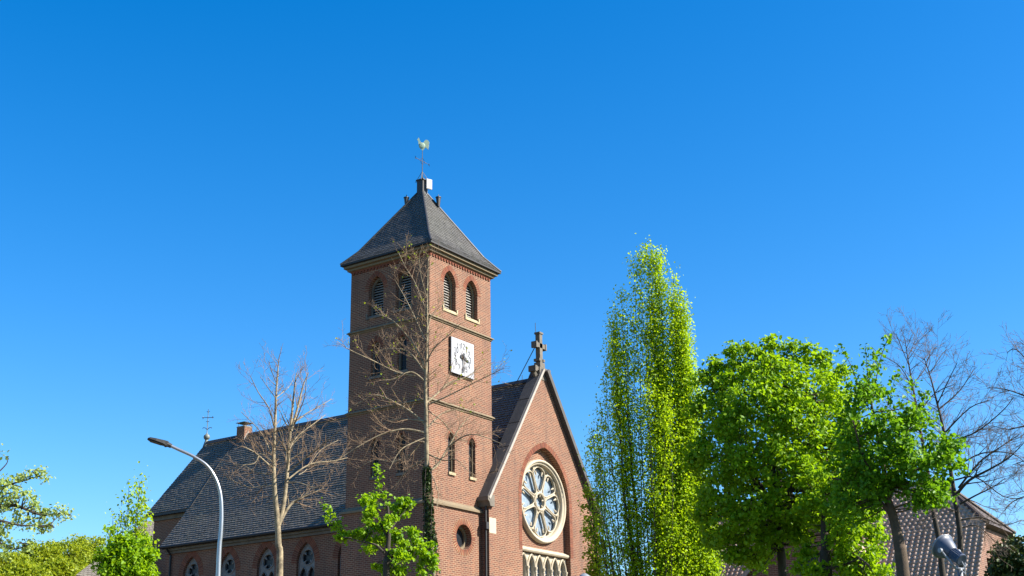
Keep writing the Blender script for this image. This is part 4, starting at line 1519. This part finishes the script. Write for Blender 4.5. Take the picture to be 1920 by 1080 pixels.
def bare_tree(name, label, trunk, D, r0, limbs, seed, bark, twig, group=None, maxlev=3, dens=1.0, sub_len=1.3, up=.08, droop=0.0, spread=.8, stems=(), buds=None, min_r=.0045):
    rng = random.Random(seed)
    TP = [at(px, py, D) for px, py in trunk]
    base = Vector((TP[0].x, TP[0].y, 0))
    t = thing(name, label, 'tree', base, group)
    S = spline([base] + TP, 6)
    m = len(S) - 1
    H = S[-1].z
    mb = MB(); mb.tube(S, [max(.012, r0 * (1 - (max(0, p.z - 1) / H) ** 1.15)) for p in S], 10, caps=False)
    part(mb, 'trunk', bark, t, True)
    A, B = MB(), MB()
    for pix, ra, rb in stems:
        limb((A, B), pix, D, rng.uniform(-.5, .5), ra, rb, rng, maxlev, dens, up, spread, sub_len, droop, min_r, .25)
    for pix, ra in limbs:
        limb((A, B), pix, D, rng.choice((-1, 1)) * rng.uniform(.3, 1.8), ra, .009, rng, maxlev, dens, up, spread, sub_len, droop, min_r)
    # short side branches straight off the upper trunk
    for p in S[int(m * .55):]:
        for _ in range(2 if p.z < H * .86 else 1):
            a = rng.uniform(0, 2 * PI)
            emit_branch((A, B), p, Vector((math.cos(a), math.sin(a), .8)), sub_len * rng.uniform(.4, .9) * (1.2 - .6 * p.z / H), .014, rng, 1, maxlev, up, 1, spread, droop, min_r)
    nA = len(A.f)
    A.add(B.v, B.f)
    bo_ = part(A, 'branches', bark, t, True)
    bo_.data.materials.append(twig)
    bo_.data.polygons.foreach_set('material_index', [0 if k < nA else 1 for k in range(len(bo_.data.polygons))])
    if buds:
        mat, cnt, sz, zmin = buds
        rngn = np.random.default_rng(seed)
        V = np.array([v for v in B.v if v[2] > zmin])
        k = rngn.integers(0, len(V), cnt)
        leaf_mesh('young_leaves', mat, t, V[k] + rngn.normal(size=(cnt, 3)) * .03, sz, rngn, .3)
    return t


# --- bare tree before the tower corner
bare_tree('bare_tree', 'tall bare tree with pale branches in front of the tower corner', [(810, 1080), (805, 980), (801, 880), (799, 790), (798, 720), (801, 640), (801, 570), (803, 480)], 44, .155,
  [([(797, 795), (770, 772), (735, 752), (705, 741), (680, 752), (655, 766)], .045),
   ([(797, 715), (776, 699), (759, 700), (737, 711), (710, 713)], .035),
   ([(798, 700), (767, 660), (731, 654), (703, 660)], .03),
   ([(778, 705), (742, 697), (703, 678), (656, 656), (632, 640)], .03),
   ([(798, 690), (775, 645), (742, 606), (722, 594), (704, 588)], .035),
   ([(798, 640), (772, 583), (755, 550), (740, 524)], .028),
   ([(800, 585), (778, 530), (760, 500), (748, 474)], .02),
   ([(801, 560), (790, 520), (786, 490), (788, 470)], .015),
   ([(800, 755), (820, 738), (842, 718), (880, 704), (915, 676)], .04),
   ([(800, 760), (840, 742), (880, 722), (925, 700), (945, 690)], .03),
   ([(800, 680), (814, 653), (842, 628), (864, 606)], .028),
   ([(801, 625), (809, 592), (828, 573), (840, 560)], .018),
   ([(803, 800), (825, 778), (848, 768), (870, 772)], .03),
   ([(802, 885), (820, 872), (842, 836), (862, 802), (883, 778)], .05),
   ([(802, 840), (790, 828), (770, 852), (737, 866), (703, 862), (668, 880)], .04),
   ([(800, 856), (778, 872), (756, 890), (739, 918)], .03),
   ([(799, 812), (764, 805), (737, 808), (703, 820), (653, 849), (624, 870)], .045),
   ([(798, 790), (759, 786), (726, 791), (693, 818)], .03),
   ([(804, 852), (831, 863), (856, 862), (878, 884)], .03),
   ([(840, 838), (870, 818), (898, 816), (940, 832)], .028),
   ([(804, 880), (816, 905), (822, 930), (818, 955)], .018),
   ([(800, 820), (775, 830), (750, 845), (730, 880)], .028),
   ([(802, 770), (830, 790), (850, 815), (880, 830)], .022)],
  11, M['bark'], M['twig'], maxlev=3, dens=.85, sub_len=1.45, min_r=.0036, buds=(M['leaf_olive'], 260, .07, 12.5))

# --- bare tree before the nave
bare_tree('bare_tree', 'leafless forked tree standing before the nave windows', [(524, 1080), (522, 1020), (520, 975), (515, 920), (513, 860), (516, 790), (518, 735), (523, 672)], 40, .165,
  [([(513, 880), (482, 852), (466, 842), (452, 836)], .03),
   ([(514, 862), (504, 840), (487, 808), (452, 772)], .03),
   ([(514, 800), (504, 765), (484, 735), (470, 706)], .025),
   ([(517, 746), (504, 729), (488, 706)], .016),
   ([(519, 720), (509, 695), (504, 677)], .014),
   ([(518, 745), (540, 727), (550, 711)], .016),
   ([(552, 796), (562, 770), (571, 744), (575, 706)], .022),
   ([(553, 792), (575, 775), (602, 760), (622, 748)], .022),
   ([(543, 842), (558, 818), (593, 791), (610, 778)], .024),
   ([(540, 885), (580, 853), (607, 833), (640, 803)], .028),
   ([(541, 898), (580, 871), (627, 864), (652, 858)], .03),
   ([(514, 915), (500, 910), (467, 914), (425, 895)], .03),
   ([(516, 925), (508, 935), (498, 944)], .018),
   ([(514, 870), (490, 850), (478, 868), (455, 872)], .02),
   ([(515, 840), (528, 815), (545, 812)], .018),
   ([(538, 905), (560, 905), (590, 915), (605, 910)], .02),
   ([(560, 890), (575, 880), (600, 845), (635, 825)], .018),
   ([(513, 890), (480, 885), (455, 872), (438, 872)], .02)],
  23, M['bark'], M['twig'], maxlev=3, dens=.9, sub_len=1.25, min_r=.0034,
  stems=[([(522, 985), (532, 945), (539, 880), (544, 810), (549, 760), (553, 720), (556, 700)], .08, .012),
         ([(524, 982), (545, 946), (570, 932), (607, 916)], .06, .012),
         ([(546, 808), (556, 772), (568, 725), (579, 698)], .05, .010)])

# --- bare trees on the right, behind the maple
bare_tree('bare_tree', 'left one of two bare trees rising behind the tree with raised leafy shoots', [(1768, 1080), (1760, 1010), (1750, 960), (1742, 900), (1728, 820), (1715, 745), (1706, 695), (1697, 638)], 45, .15,
  [([(1716, 740), (1690, 690), (1655, 667)], .022), ([(1712, 720), (1735, 690), (1745, 655)], .022), ([(1706, 690), (1690, 650), (1680, 625)], .014),
   ([(1720, 780), (1750, 740), (1790, 720)], .025), ([(1726, 810), (1690, 780), (1660, 760)], .025), ([(1702, 670), (1715, 640), (1722, 615)], .012),
   ([(1735, 860), (1780, 830), (1820, 815), (1850, 790)], .03), ([(1742, 900), (1700, 880), (1670, 870)], .03)],
  31, M['bark_dark'], M['twig_dark'], maxlev=3, dens=1.0, sub_len=1.6, min_r=.0038)
bare_tree('bare_tree', 'right one of two bare trees, its long limbs crossing the farmhouse gable end', [(1806, 1080), (1800, 1000), (1790, 930), (1782, 880), (1770, 810), (1757, 755), (1744, 705), (1733, 672)], 43, .155,
  [([(1795, 925), (1818, 900), (1855, 880), (1892, 858), (1922, 828)], .055), ([(1797, 915), (1836, 867), (1873, 840), (1912, 814)], .04),
   ([(1800, 945), (1829, 929), (1862, 913), (1884, 897)], .035), ([(1762, 766), (1799, 733), (1828, 690)], .028), ([(1771, 812), (1818, 765), (1857, 750)], .03),
   ([(1758, 757), (1780, 710), (1795, 680)], .022), ([(1775, 830), (1830, 810), (1880, 770), (1900, 745)], .03), ([(1745, 700), (1762, 670), (1775, 655)], .016),
   ([(1796, 960), (1760, 950), (1735, 965)], .03), ([(1798, 975), (1840, 970), (1880, 985), (1915, 975)], .03), ([(1780, 870), (1740, 850), (1715, 830)], .025),
   ([(1800, 990), (1830, 985), (1850, 1000), (1890, 1040)], .02), ([(1790, 900), (1830, 895), (1880, 930), (1918, 935)], .03), ([(1785, 880), (1840, 850), (1895, 850), (1925, 870)], .03)],
  37, M['bark_dark'], M['twig_dark'], maxlev=3, dens=1.0, sub_len=1.7, min_r=.0038)
bare_tree('bare_tree', 'bare tree reaching in from the right edge of the view', [(2000, 1080), (1998, 950), (1992, 820), (1985, 720), (1978, 640)], 40, .18,
  [([(1988, 765), (1930, 745), (1885, 730), (1852, 727)], .03), ([(1984, 725), (1940, 690), (1905, 655), (1888, 662)], .025), ([(1990, 825), (1930, 800), (1890, 805), (1860, 798)], .03),
   ([(1994, 885), (1940, 862), (1898, 872)], .03), ([(1997, 955), (1940, 930), (1900, 940), (1880, 962)], .03), ([(1980, 680), (1940, 660), (1912, 640)], .02)],
  41, M['bark_dark'], M['twig_dark'], maxlev=3, dens=1.1, sub_len=1.5, min_r=.0038)

# --- columnar tree
colpoly = [(1209, 474), (1222, 478), (1238, 480), (1243, 520), (1247, 605), (1254, 550), (1262, 526), (1270, 545), (1282, 585), (1285, 640), (1299, 690), (1302, 750), (1296, 800),
           (1306, 870), (1322, 940), (1336, 1010), (1344, 1090), (1150, 1090), (1120, 1060), (1112, 1000), (1103, 930), (1097, 870), (1104, 830), (1116, 780), (1130, 730), (1136, 670),
           (1146, 610), (1160, 550), (1178, 500), (1190, 480)]


def columnar(label, poly, D, trunkpx, nstem, per, size, seed, name='columnar_tree', r0=.052, mat='leaf_yellow', spikes=()):
    """many upright plumes fanning out of one short trunk; each plume is a stem with leaf tufts along it"""
    rng = random.Random(seed); rngn = np.random.default_rng(seed)
    b0 = at(trunkpx[0], trunkpx[1], D); base = Vector((b0.x, b0.y, 0))
    t = thing(name, label, 'tree', base)
    mb = MB(); bb = MB()
    fork = Vector((base.x, base.y, 1.4))
    mb.tube([base, base + Vector((0, 0, .7)), fork], [r0 * 3.2, r0 * 2.6, r0 * 2.4], 10, caps=False)
    part(mb, 'trunk', M['bark_dark'], t, True)
    xs = [p[0] for p in poly]; ys = [p[1] for p in poly]
    xa, xb_ = min(xs), max(xs); ya, yb = min(ys), max(ys)
    mpp = D / FPX
    tips = [(sx, sy, 0) for sx, sy in spikes]
    while len(tips) < nstem:
        x = rng.uniform(xa, xb_)
        col_ = [y for y in np.linspace(ya, yb, 60) if inpoly(poly, x, y)]
        if not col_:
            continue
        top = col_[0]
        y = top + abs(rng.gauss(0, .22)) * (yb - top)
        if y > yb - 25:
            continue
        e = polydist(poly, x, y)
        tips.append((x, y, rng.uniform(-1, 1) * (e + 12) * mpp))
    cen, wts = [], []
    for tx, ty, dz in tips:
        tip_ = at(tx, ty, D + dz)
        H_ = tip_.z
        mid = Vector((fork.x + (tip_.x - fork.x) * 1.0, fork.y + (tip_.y - fork.y) * 1.0, fork.z + (H_ - fork.z) * .42))
        P = bezier(fork, mid, tip_, 16)
        P = [p + Vector((rng.gauss(0, .035), rng.gauss(0, .035), 0)) if 0 < i_ < 16 else p for i_, p in enumerate(P)]
        r = r0 * rng.uniform(.55, 1.0) * (.35 + .65 * H_ / 18)
        bb.tube(P, [max(.006, r * (1 - .92 * i_ / 16)) for i_ in range(17)], 6, caps=False)
        f = (tx - xa) / (xb_ - xa)
        lit = .42 + 1.15 * min(1, max(0, f * 1.5 - .4)) + (.35 if ty < ya + .3 * (yb - ya) else 0)
        L_ = (tip_ - fork).length
        k = int(L_ * 3.6)
        for q in range(k):
            u = .22 + .78 * (q + rng.random()) / k
            if rng.random() > .55 + .45 * u:
                continue
            i_ = min(int(u * 16), 15)
            p = P[i_].lerp(P[i_ + 1], u * 16 - i_)
            rr2 = (.38 * (1 - u) ** .6 + .07)
            a = rng.uniform(0, 2 * PI); ra = rr2 * rng.random() ** .5
            c = p + Vector((ra * math.cos(a), ra * math.sin(a), rng.uniform(.05, .3)))
            bb.tube([p, p.lerp(c, .5) + Vector((0, 0, -.03)), c], [.009, .007, .004], 3, caps=False)
            cen.append(c); wts.append(max(2, int(per * lit * rng.uniform(.4, 1.5))))
    part(bb, 'branches', M['bark_dark'], t)
    C_ = np.repeat(np.array([tuple(c) for c in cen]), wts, axis=0)
    off = rngn.normal(size=C_.shape) * np.array([.15, .15, .22])
    lv = C_ + off
    ctr = lv.mean(axis=0); o2 = lv - ctr; o2[:, 2] = 0
    o2 /= np.abs(o2).max()
    leaf_mesh('crown', M[mat], t, lv, size, rngn, .3, off * 3 + o2 * 1.2, .4)
    return t


columnar('tall slender columnar tree in fresh yellow green leaf beside the rose window gable', colpoly, 49, (1222, 1080), 84, 44, .078, 51, r0=.07,
         spikes=[(1212, 464), (1262, 524), (1236, 486), (1186, 492), (1165, 552), (1283, 580), (1301, 690), (1200, 478), (1225, 474), (1150, 605), (1136, 690), (1306, 860), (1330, 950), (1274, 560), (1112, 800), (1098, 850), (1312, 905), (1322, 930), (1335, 985), (1300, 880), (1340, 1010), (1318, 960), (1292, 800), (1288, 720), (1278, 640), (1265, 600)])

# --- big round maple with a second one behind its right side
mpoly = [(1322, 715), (1338, 688), (1356, 694), (1373, 668), (1386, 684), (1406, 662), (1422, 680), (1445, 654), (1462, 672), (1482, 660), (1498, 676), (1516, 664), (1534, 684), (1548, 678), (1562, 705), (1580, 708), (1588, 760),
         (1600, 800), (1612, 870), (1618, 930), (1604, 990), (1560, 1010), (1520, 985), (1490, 1000), (1470, 985), (1440, 1045), (1410, 1050), (1385, 1022), (1350, 1028), (1330, 990), (1314, 930), (1309, 860), (1311, 780), (1324, 745)]
leafy_tree('maple_tree', 'largest maple with broad dense bright green crown', [(1468, 1080), (1464, 1030), (1459, 985), (1462, 900), (1458, 820)], 37, mpoly, 850, 46, .37, .105, M['leaf_maple'], M['bark_dark'], 61, r0=.12, r1=.055,
           limbs=[([(1460, 990), (1430, 930), (1390, 860), (1370, 790)], .6, .09, .02), ([(1460, 970), (1490, 900), (1520, 820), (1530, 740)], -.6, .09, .02),
                  ([(1459, 940), (1445, 850), (1440, 760), (1445, 690)], .3, .09, .02), ([(1462, 985), (1480, 940), (1490, 900)], 1.2, .06, .02), ([(1460, 960), (1420, 900), (1400, 880)], -1.2, .06, .02)],
           nlimb=.35, blobs=[(1340, 682, 4, 9, 0, 4), (1373, 658, 4, 10, .2, 4), (1400, 655, 5, 9, -.3, 4), (1424, 664, 4, 8, .4, 3), (1446, 645, 4, 10, 0, 5), (1482, 652, 4, 9, .3, 4), (1513, 656, 5, 9, -.2, 4), (1546, 670, 5, 9, .2, 4), (1345, 1012, 16, 12, .4, 9), (1380, 1038, 18, 12, -.3, 10), (1420, 1046, 18, 14, .5, 10), (1500, 1005, 22, 14, -.4, 10), (1440, 1010, 20, 16, 1.0, 8), (1318, 960, 10, 20, 0, 8), (1590, 800, 12, 30, -.5, 10), (1610, 880, 14, 30, .3, 10), (1302, 860, 8, 30, .2, 7), (1310, 760, 8, 22, 0, 6), (1575, 696, 5, 8, 0, 4), (1322, 705, 5, 9, 0, 4)])
m2poly = [(1500, 900), (1555, 865), (1600, 880), (1632, 925), (1652, 985), (1640, 1020), (1660, 1062), (1655, 1095), (1600, 1098), (1565, 1075), (1562, 1030), (1540, 1000), (1505, 985)]
leafy_tree('maple_tree', 'low maple with dark upright trunk between the largest maple and the tree with raised shoots', [(1550, 1080), (1549, 1030), (1546, 985), (1550, 930)], 35, m2poly, 170, 42, .32, .102, M['leaf_maple'], M['bark_dark'], 67, r0=.15, r1=.075,
           limbs=[([(1548, 1000), (1575, 960), (1610, 935)], -.5, .06, .02), ([(1552, 1005), (1590, 1030), (1630, 1060)], -1.0, .05, .015), ([(1549, 1010), (1580, 1000), (1620, 1000)], .5, .05, .015)], nlimb=.4,
           blobs=[(1512, 1040, 14, 16, .3, 7), (1528, 1066, 14, 10, -.3, 6), (1495, 1068, 10, 8, .2, 3)])

# --- nearer maple on the right
rpoly = [(1588, 770), (1598, 728), (1625, 712), (1645, 722), (1665, 760), (1688, 772), (1698, 752), (1722, 775), (1745, 790), (1762, 812), (1785, 828), (1806, 832), (1800, 868), (1772, 895), (1764, 940),
         (1738, 940), (1722, 965), (1700, 950), (1680, 905), (1655, 915), (1640, 965), (1605, 955), (1585, 975), (1570, 930), (1565, 880), (1575, 830)]
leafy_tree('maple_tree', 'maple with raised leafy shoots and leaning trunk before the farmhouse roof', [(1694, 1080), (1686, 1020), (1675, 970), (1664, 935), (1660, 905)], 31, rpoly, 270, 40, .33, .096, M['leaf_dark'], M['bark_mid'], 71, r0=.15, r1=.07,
           limbs=[([(1674, 968), (1640, 932), (1600, 908), (1560, 896)], -.4, .06, .02), ([(1664, 940), (1675, 912), (1702, 890), (1745, 868)], .3, .07, .02),
                  ([(1662, 920), (1655, 860), (1640, 790), (1630, 730)], 0, .06, .015), ([(1664, 930), (1690, 860), (1705, 800)], .8, .05, .015), ([(1662, 925), (1620, 860), (1600, 790)], -.8, .05, .015)],
           shoots=[([(1610, 730), (1598, 690), (1576, 652)], .2), ([(1628, 722), (1626, 690), (1622, 648)], -.2), ([(1640, 725), (1652, 670), (1666, 632)], 0), ([(1665, 760), (1672, 735), (1680, 700)], .3),
                   ([(1625, 720), (1640, 690), (1640, 660)], .4), ([(1720, 780), (1728, 760), (1735, 735)], .1)], nlimb=.4)

# --- small maple before the tower base
leafy_tree('maple_sapling', 'small maple with open branches in front of the tower base', [(724, 1090), (726, 1045), (729, 1000), (727, 950)], 32, None, 0, 46, .18, .086, M['leaf_maple'], M['bark_dark'], 81, r0=.085, r1=.03,
           blobs=[(699, 934, 22, 15, 0, 9), (755, 956, 27, 20, .2, 11), (691, 968, 11, 14, -.3, 5), (730, 978, 11, 9, -.3, 4), (708, 990, 14, 10, .2, 4), (641, 1002, 11, 10, 0, 5), (662, 1000, 12, 8, .1, 4), (688, 1008, 18, 11, .3, 7),
                  (728, 1008, 22, 18, .4, 9), (788, 1030, 28, 20, .3, 14), (752, 1042, 15, 24, -.2, 9), (722, 1066, 20, 12, .3, 6), (803, 1062, 16, 18, .2, 8), (770, 1000, 14, 12, .2, 4), (690, 1030, 12, 8, 0, 3), (760, 1075, 20, 8, 0, 4)],
           limbs=[([(725, 1042), (705, 1022), (680, 1016), (650, 1008)], -.3, .035, .01), ([(727, 1010), (710, 975), (698, 945)], .2, .03, .01), ([(729, 1000), (745, 975), (762, 955)], .2, .03, .01), ([(726, 1050), (755, 1035), (790, 1030)], .3, .03, .01)],
           shoots=[([(710, 925), (712, 900), (704, 876)], 0), ([(640, 995), (628, 972), (606, 945)], 0), ([(638, 992), (626, 985), (612, 968)], .2)], nlimb=.6)

# --- ivy on the trunk of the bare tree
def ivy(label, pix, D, widths, n, size, seed):
    rng = random.Random(seed); rngn = np.random.default_rng(seed)
    P = [at(px, py, D) for px, py in pix]
    base = Vector((P[0].x, P[0].y, 0))
    S = spline([base] + P, 6)
    t = thing('ivy', label, 'ivy', base)
    mb = MB()
    for k in range(4):
        a = k * 1.6
        mb.tube([p + Vector((math.cos(a + p.z * .5) * .17, math.sin(a + p.z * .5) * .17, 0)) for p in S], .018, 4, caps=False)
    part(mb, 'stems', M['bark_dark'], t)
    pts = []
    zt = S[-1].z
    for _ in range(n):
        u = rng.random() ** .8
        i = min(int(u * (len(S) - 1)), len(S) - 2)
        p = S[i].lerp(S[i + 1], rng.random())
        w = widths[0] + (widths[1] - widths[0]) * p.z / zt
        a = rng.uniform(0, 2 * PI); r = .10 + w * rng.random() ** 1.3
        pts.append((p.x + r * math.cos(a), p.y + r * math.sin(a), p.z + rng.gauss(0, .08)))
    pts = np.array(pts)
    ctr = np.array([[S[0].x, S[0].y, 0]]); o2 = pts - ctr; o2[:, 2] = 0
    leaf_mesh('leaves', M['leaf_ivy'], t, pts, size, rngn, .1, o2, 1.2)


ivy('dark ivy climbing the trunk of the tall bare tree at the tower corner', [(810, 1080), (806, 1000), (802, 930), (800, 880)], 44, (.5, .02), 2300, .09, 91)
# hanging greenery at the gable's right edge
leafy_tree('columnar_tree', 'thin sparse young tree overlapping the right edge of the rose window gable', [(1120, 1090), (1118, 1040), (1114, 990)], 50, [(1098, 905), (1112, 920), (1122, 980), (1135, 1040), (1140, 1090), (1104, 1090), (1108, 1040), (1096, 1000), (1104, 970)], 70, 22, .34, .11,
           M['leaf_olive'], M['bark_dark'], 97, r0=.07, r1=.03, nlimb=.5)

# --- left side
leafy_tree('maple_sapling', 'low round maple in bright green leaf left of the church', [(236, 1090), (234, 1050), (235, 1020)], 34, [(192, 1095), (190, 1050), (202, 1034), (212, 1036), (218, 1014), (236, 1008), (254, 1014), (258, 1028), (278, 1030), (290, 1044), (276, 1064), (278, 1095)], 110, 60, .27, .092,
           M['leaf_maple'], M['bark_dark'], 101, r0=.09, r1=.04, nlimb=.4)
columnar('slim columnar tree with thin top left of the chancel roof', [(262, 905), (268, 930), (274, 970), (280, 1010), (282, 1060), (215, 1060), (196, 1010), (206, 985), (225, 960), (236, 945), (240, 925), (246, 940), (254, 915)], 52, (245, 1080), 26, 9, .10, 103, r0=.05,
         spikes=[(262, 902), (241, 916), (212, 965), (228, 945), (272, 940)])

# tree reaching in from the left edge
leafy_tree('pale_leaved_tree', 'tree with pale young leaves reaching in from the left edge', [(-70, 1090), (-66, 1000), (-60, 930), (-50, 860)], 25, None, 0, 22, .17, .055, M['leaf_pale'], M['bark_dark'], 111, r0=.16, r1=.07,
           blobs=[(12, 905, 16, 8, 0, 5), (38, 900, 14, 8, .1, 5), (68, 885, 12, 8, .1, 4), (84, 892, 8, 5, 0, 2), (15, 930, 16, 12, .2, 7), (45, 925, 18, 10, -.1, 6), (60, 945, 14, 8, 0, 5), (20, 955, 18, 10, 0, 6), (75, 962, 14, 8, .1, 5), (105, 960, 15, 8, 0, 5), (122, 965, 8, 8, 0, 3),
                  (40, 975, 16, 10, .1, 5), (75, 985, 16, 8, 0, 5), (95, 985, 10, 8, 0, 3), (10, 990, 12, 8, 0, 4), (12, 1022, 14, 6, 0, 4), (40, 1022, 14, 5, .1, 3), (56, 1020, 6, 4, 0, 2), (5, 1045, 8, 6, 0, 2), (-30, 940, 30, 40, .3, 25), (-20, 1000, 25, 30, .2, 14), (3, 850, 3, 4, 0, 1)],
           limbs=[([(-60, 950), (-10, 950), (30, 948), (75, 965), (120, 962)], 0, .05, .008), ([(-56, 900), (-10, 915), (30, 905), (85, 890)], .2, .035, .006), ([(-64, 980), (-10, 975), (40, 985), (95, 985)], -.2, .035, .006),
                  ([(-66, 1010), (-20, 1005), (20, 1030), (58, 1020)], 0, .03, .006), ([(-52, 870), (-15, 890), (12, 870), (14, 855)], 0, .02, .005)], nlimb=.9, upb=.5, flat=.95)

# far trees on the left horizon
far = [(20, 1062, 40, 22, 110), (75, 1050, 42, 30, 118), (125, 1042, 40, 34, 125), (170, 1038, 34, 30, 130), (45, 1085, 45, 18, 100), (110, 1080, 40, 24, 104), (-20, 1070, 40, 26, 112)]
names = ['leftmost far olive green tree on the horizon', 'second far olive tree from the left, below the pale branches', 'tall far olive tree in the middle of the far row', 'far olive tree nearest to the low round maple', 'low near tree at the lower left edge', 'low bushy tree below the middle of the far row', 'far olive tree cut by the left edge']
for i, (px, py, rx, ry, D) in enumerate(far):
    rng = random.Random(200 + i)
    poly = [(px + rx * (1 + .12 * rng.uniform(-1, 1)) * math.cos(t), py + ry * (1 + .2 * rng.uniform(-1, 1)) * math.sin(t) * (1 if math.sin(t) < 0 else 1.6)) for t in [2 * PI * k / 22 for k in range(22)]]
    leafy_tree('far_tree', names[i], [(px, 1130), (px + 1, 1100), (px, py)], D, poly, 170, 36, .75, .19, M['leaf_olive'], M['bark_dark'], 210 + i, r0=.22, r1=.08, nlimb=.5, group='far trees on the left horizon')

# dark evergreen at the lower right
leafy_tree('evergreen_shrub', 'dark evergreen bush at the foot of the farmhouse gable, lower right', [(1900, 1130), (1900, 1080), (1898, 1050)], 50, [(1852, 1095), (1855, 1060), (1868, 1032), (1885, 1022), (1905, 1018), (1930, 1025), (1960, 1040), (1975, 1095)], 190, 34, .36, .12,
           M['leaf_fir'], M['bark_dark'], 131, cat='bush', r0=.12, r1=.05, nlimb=.3)
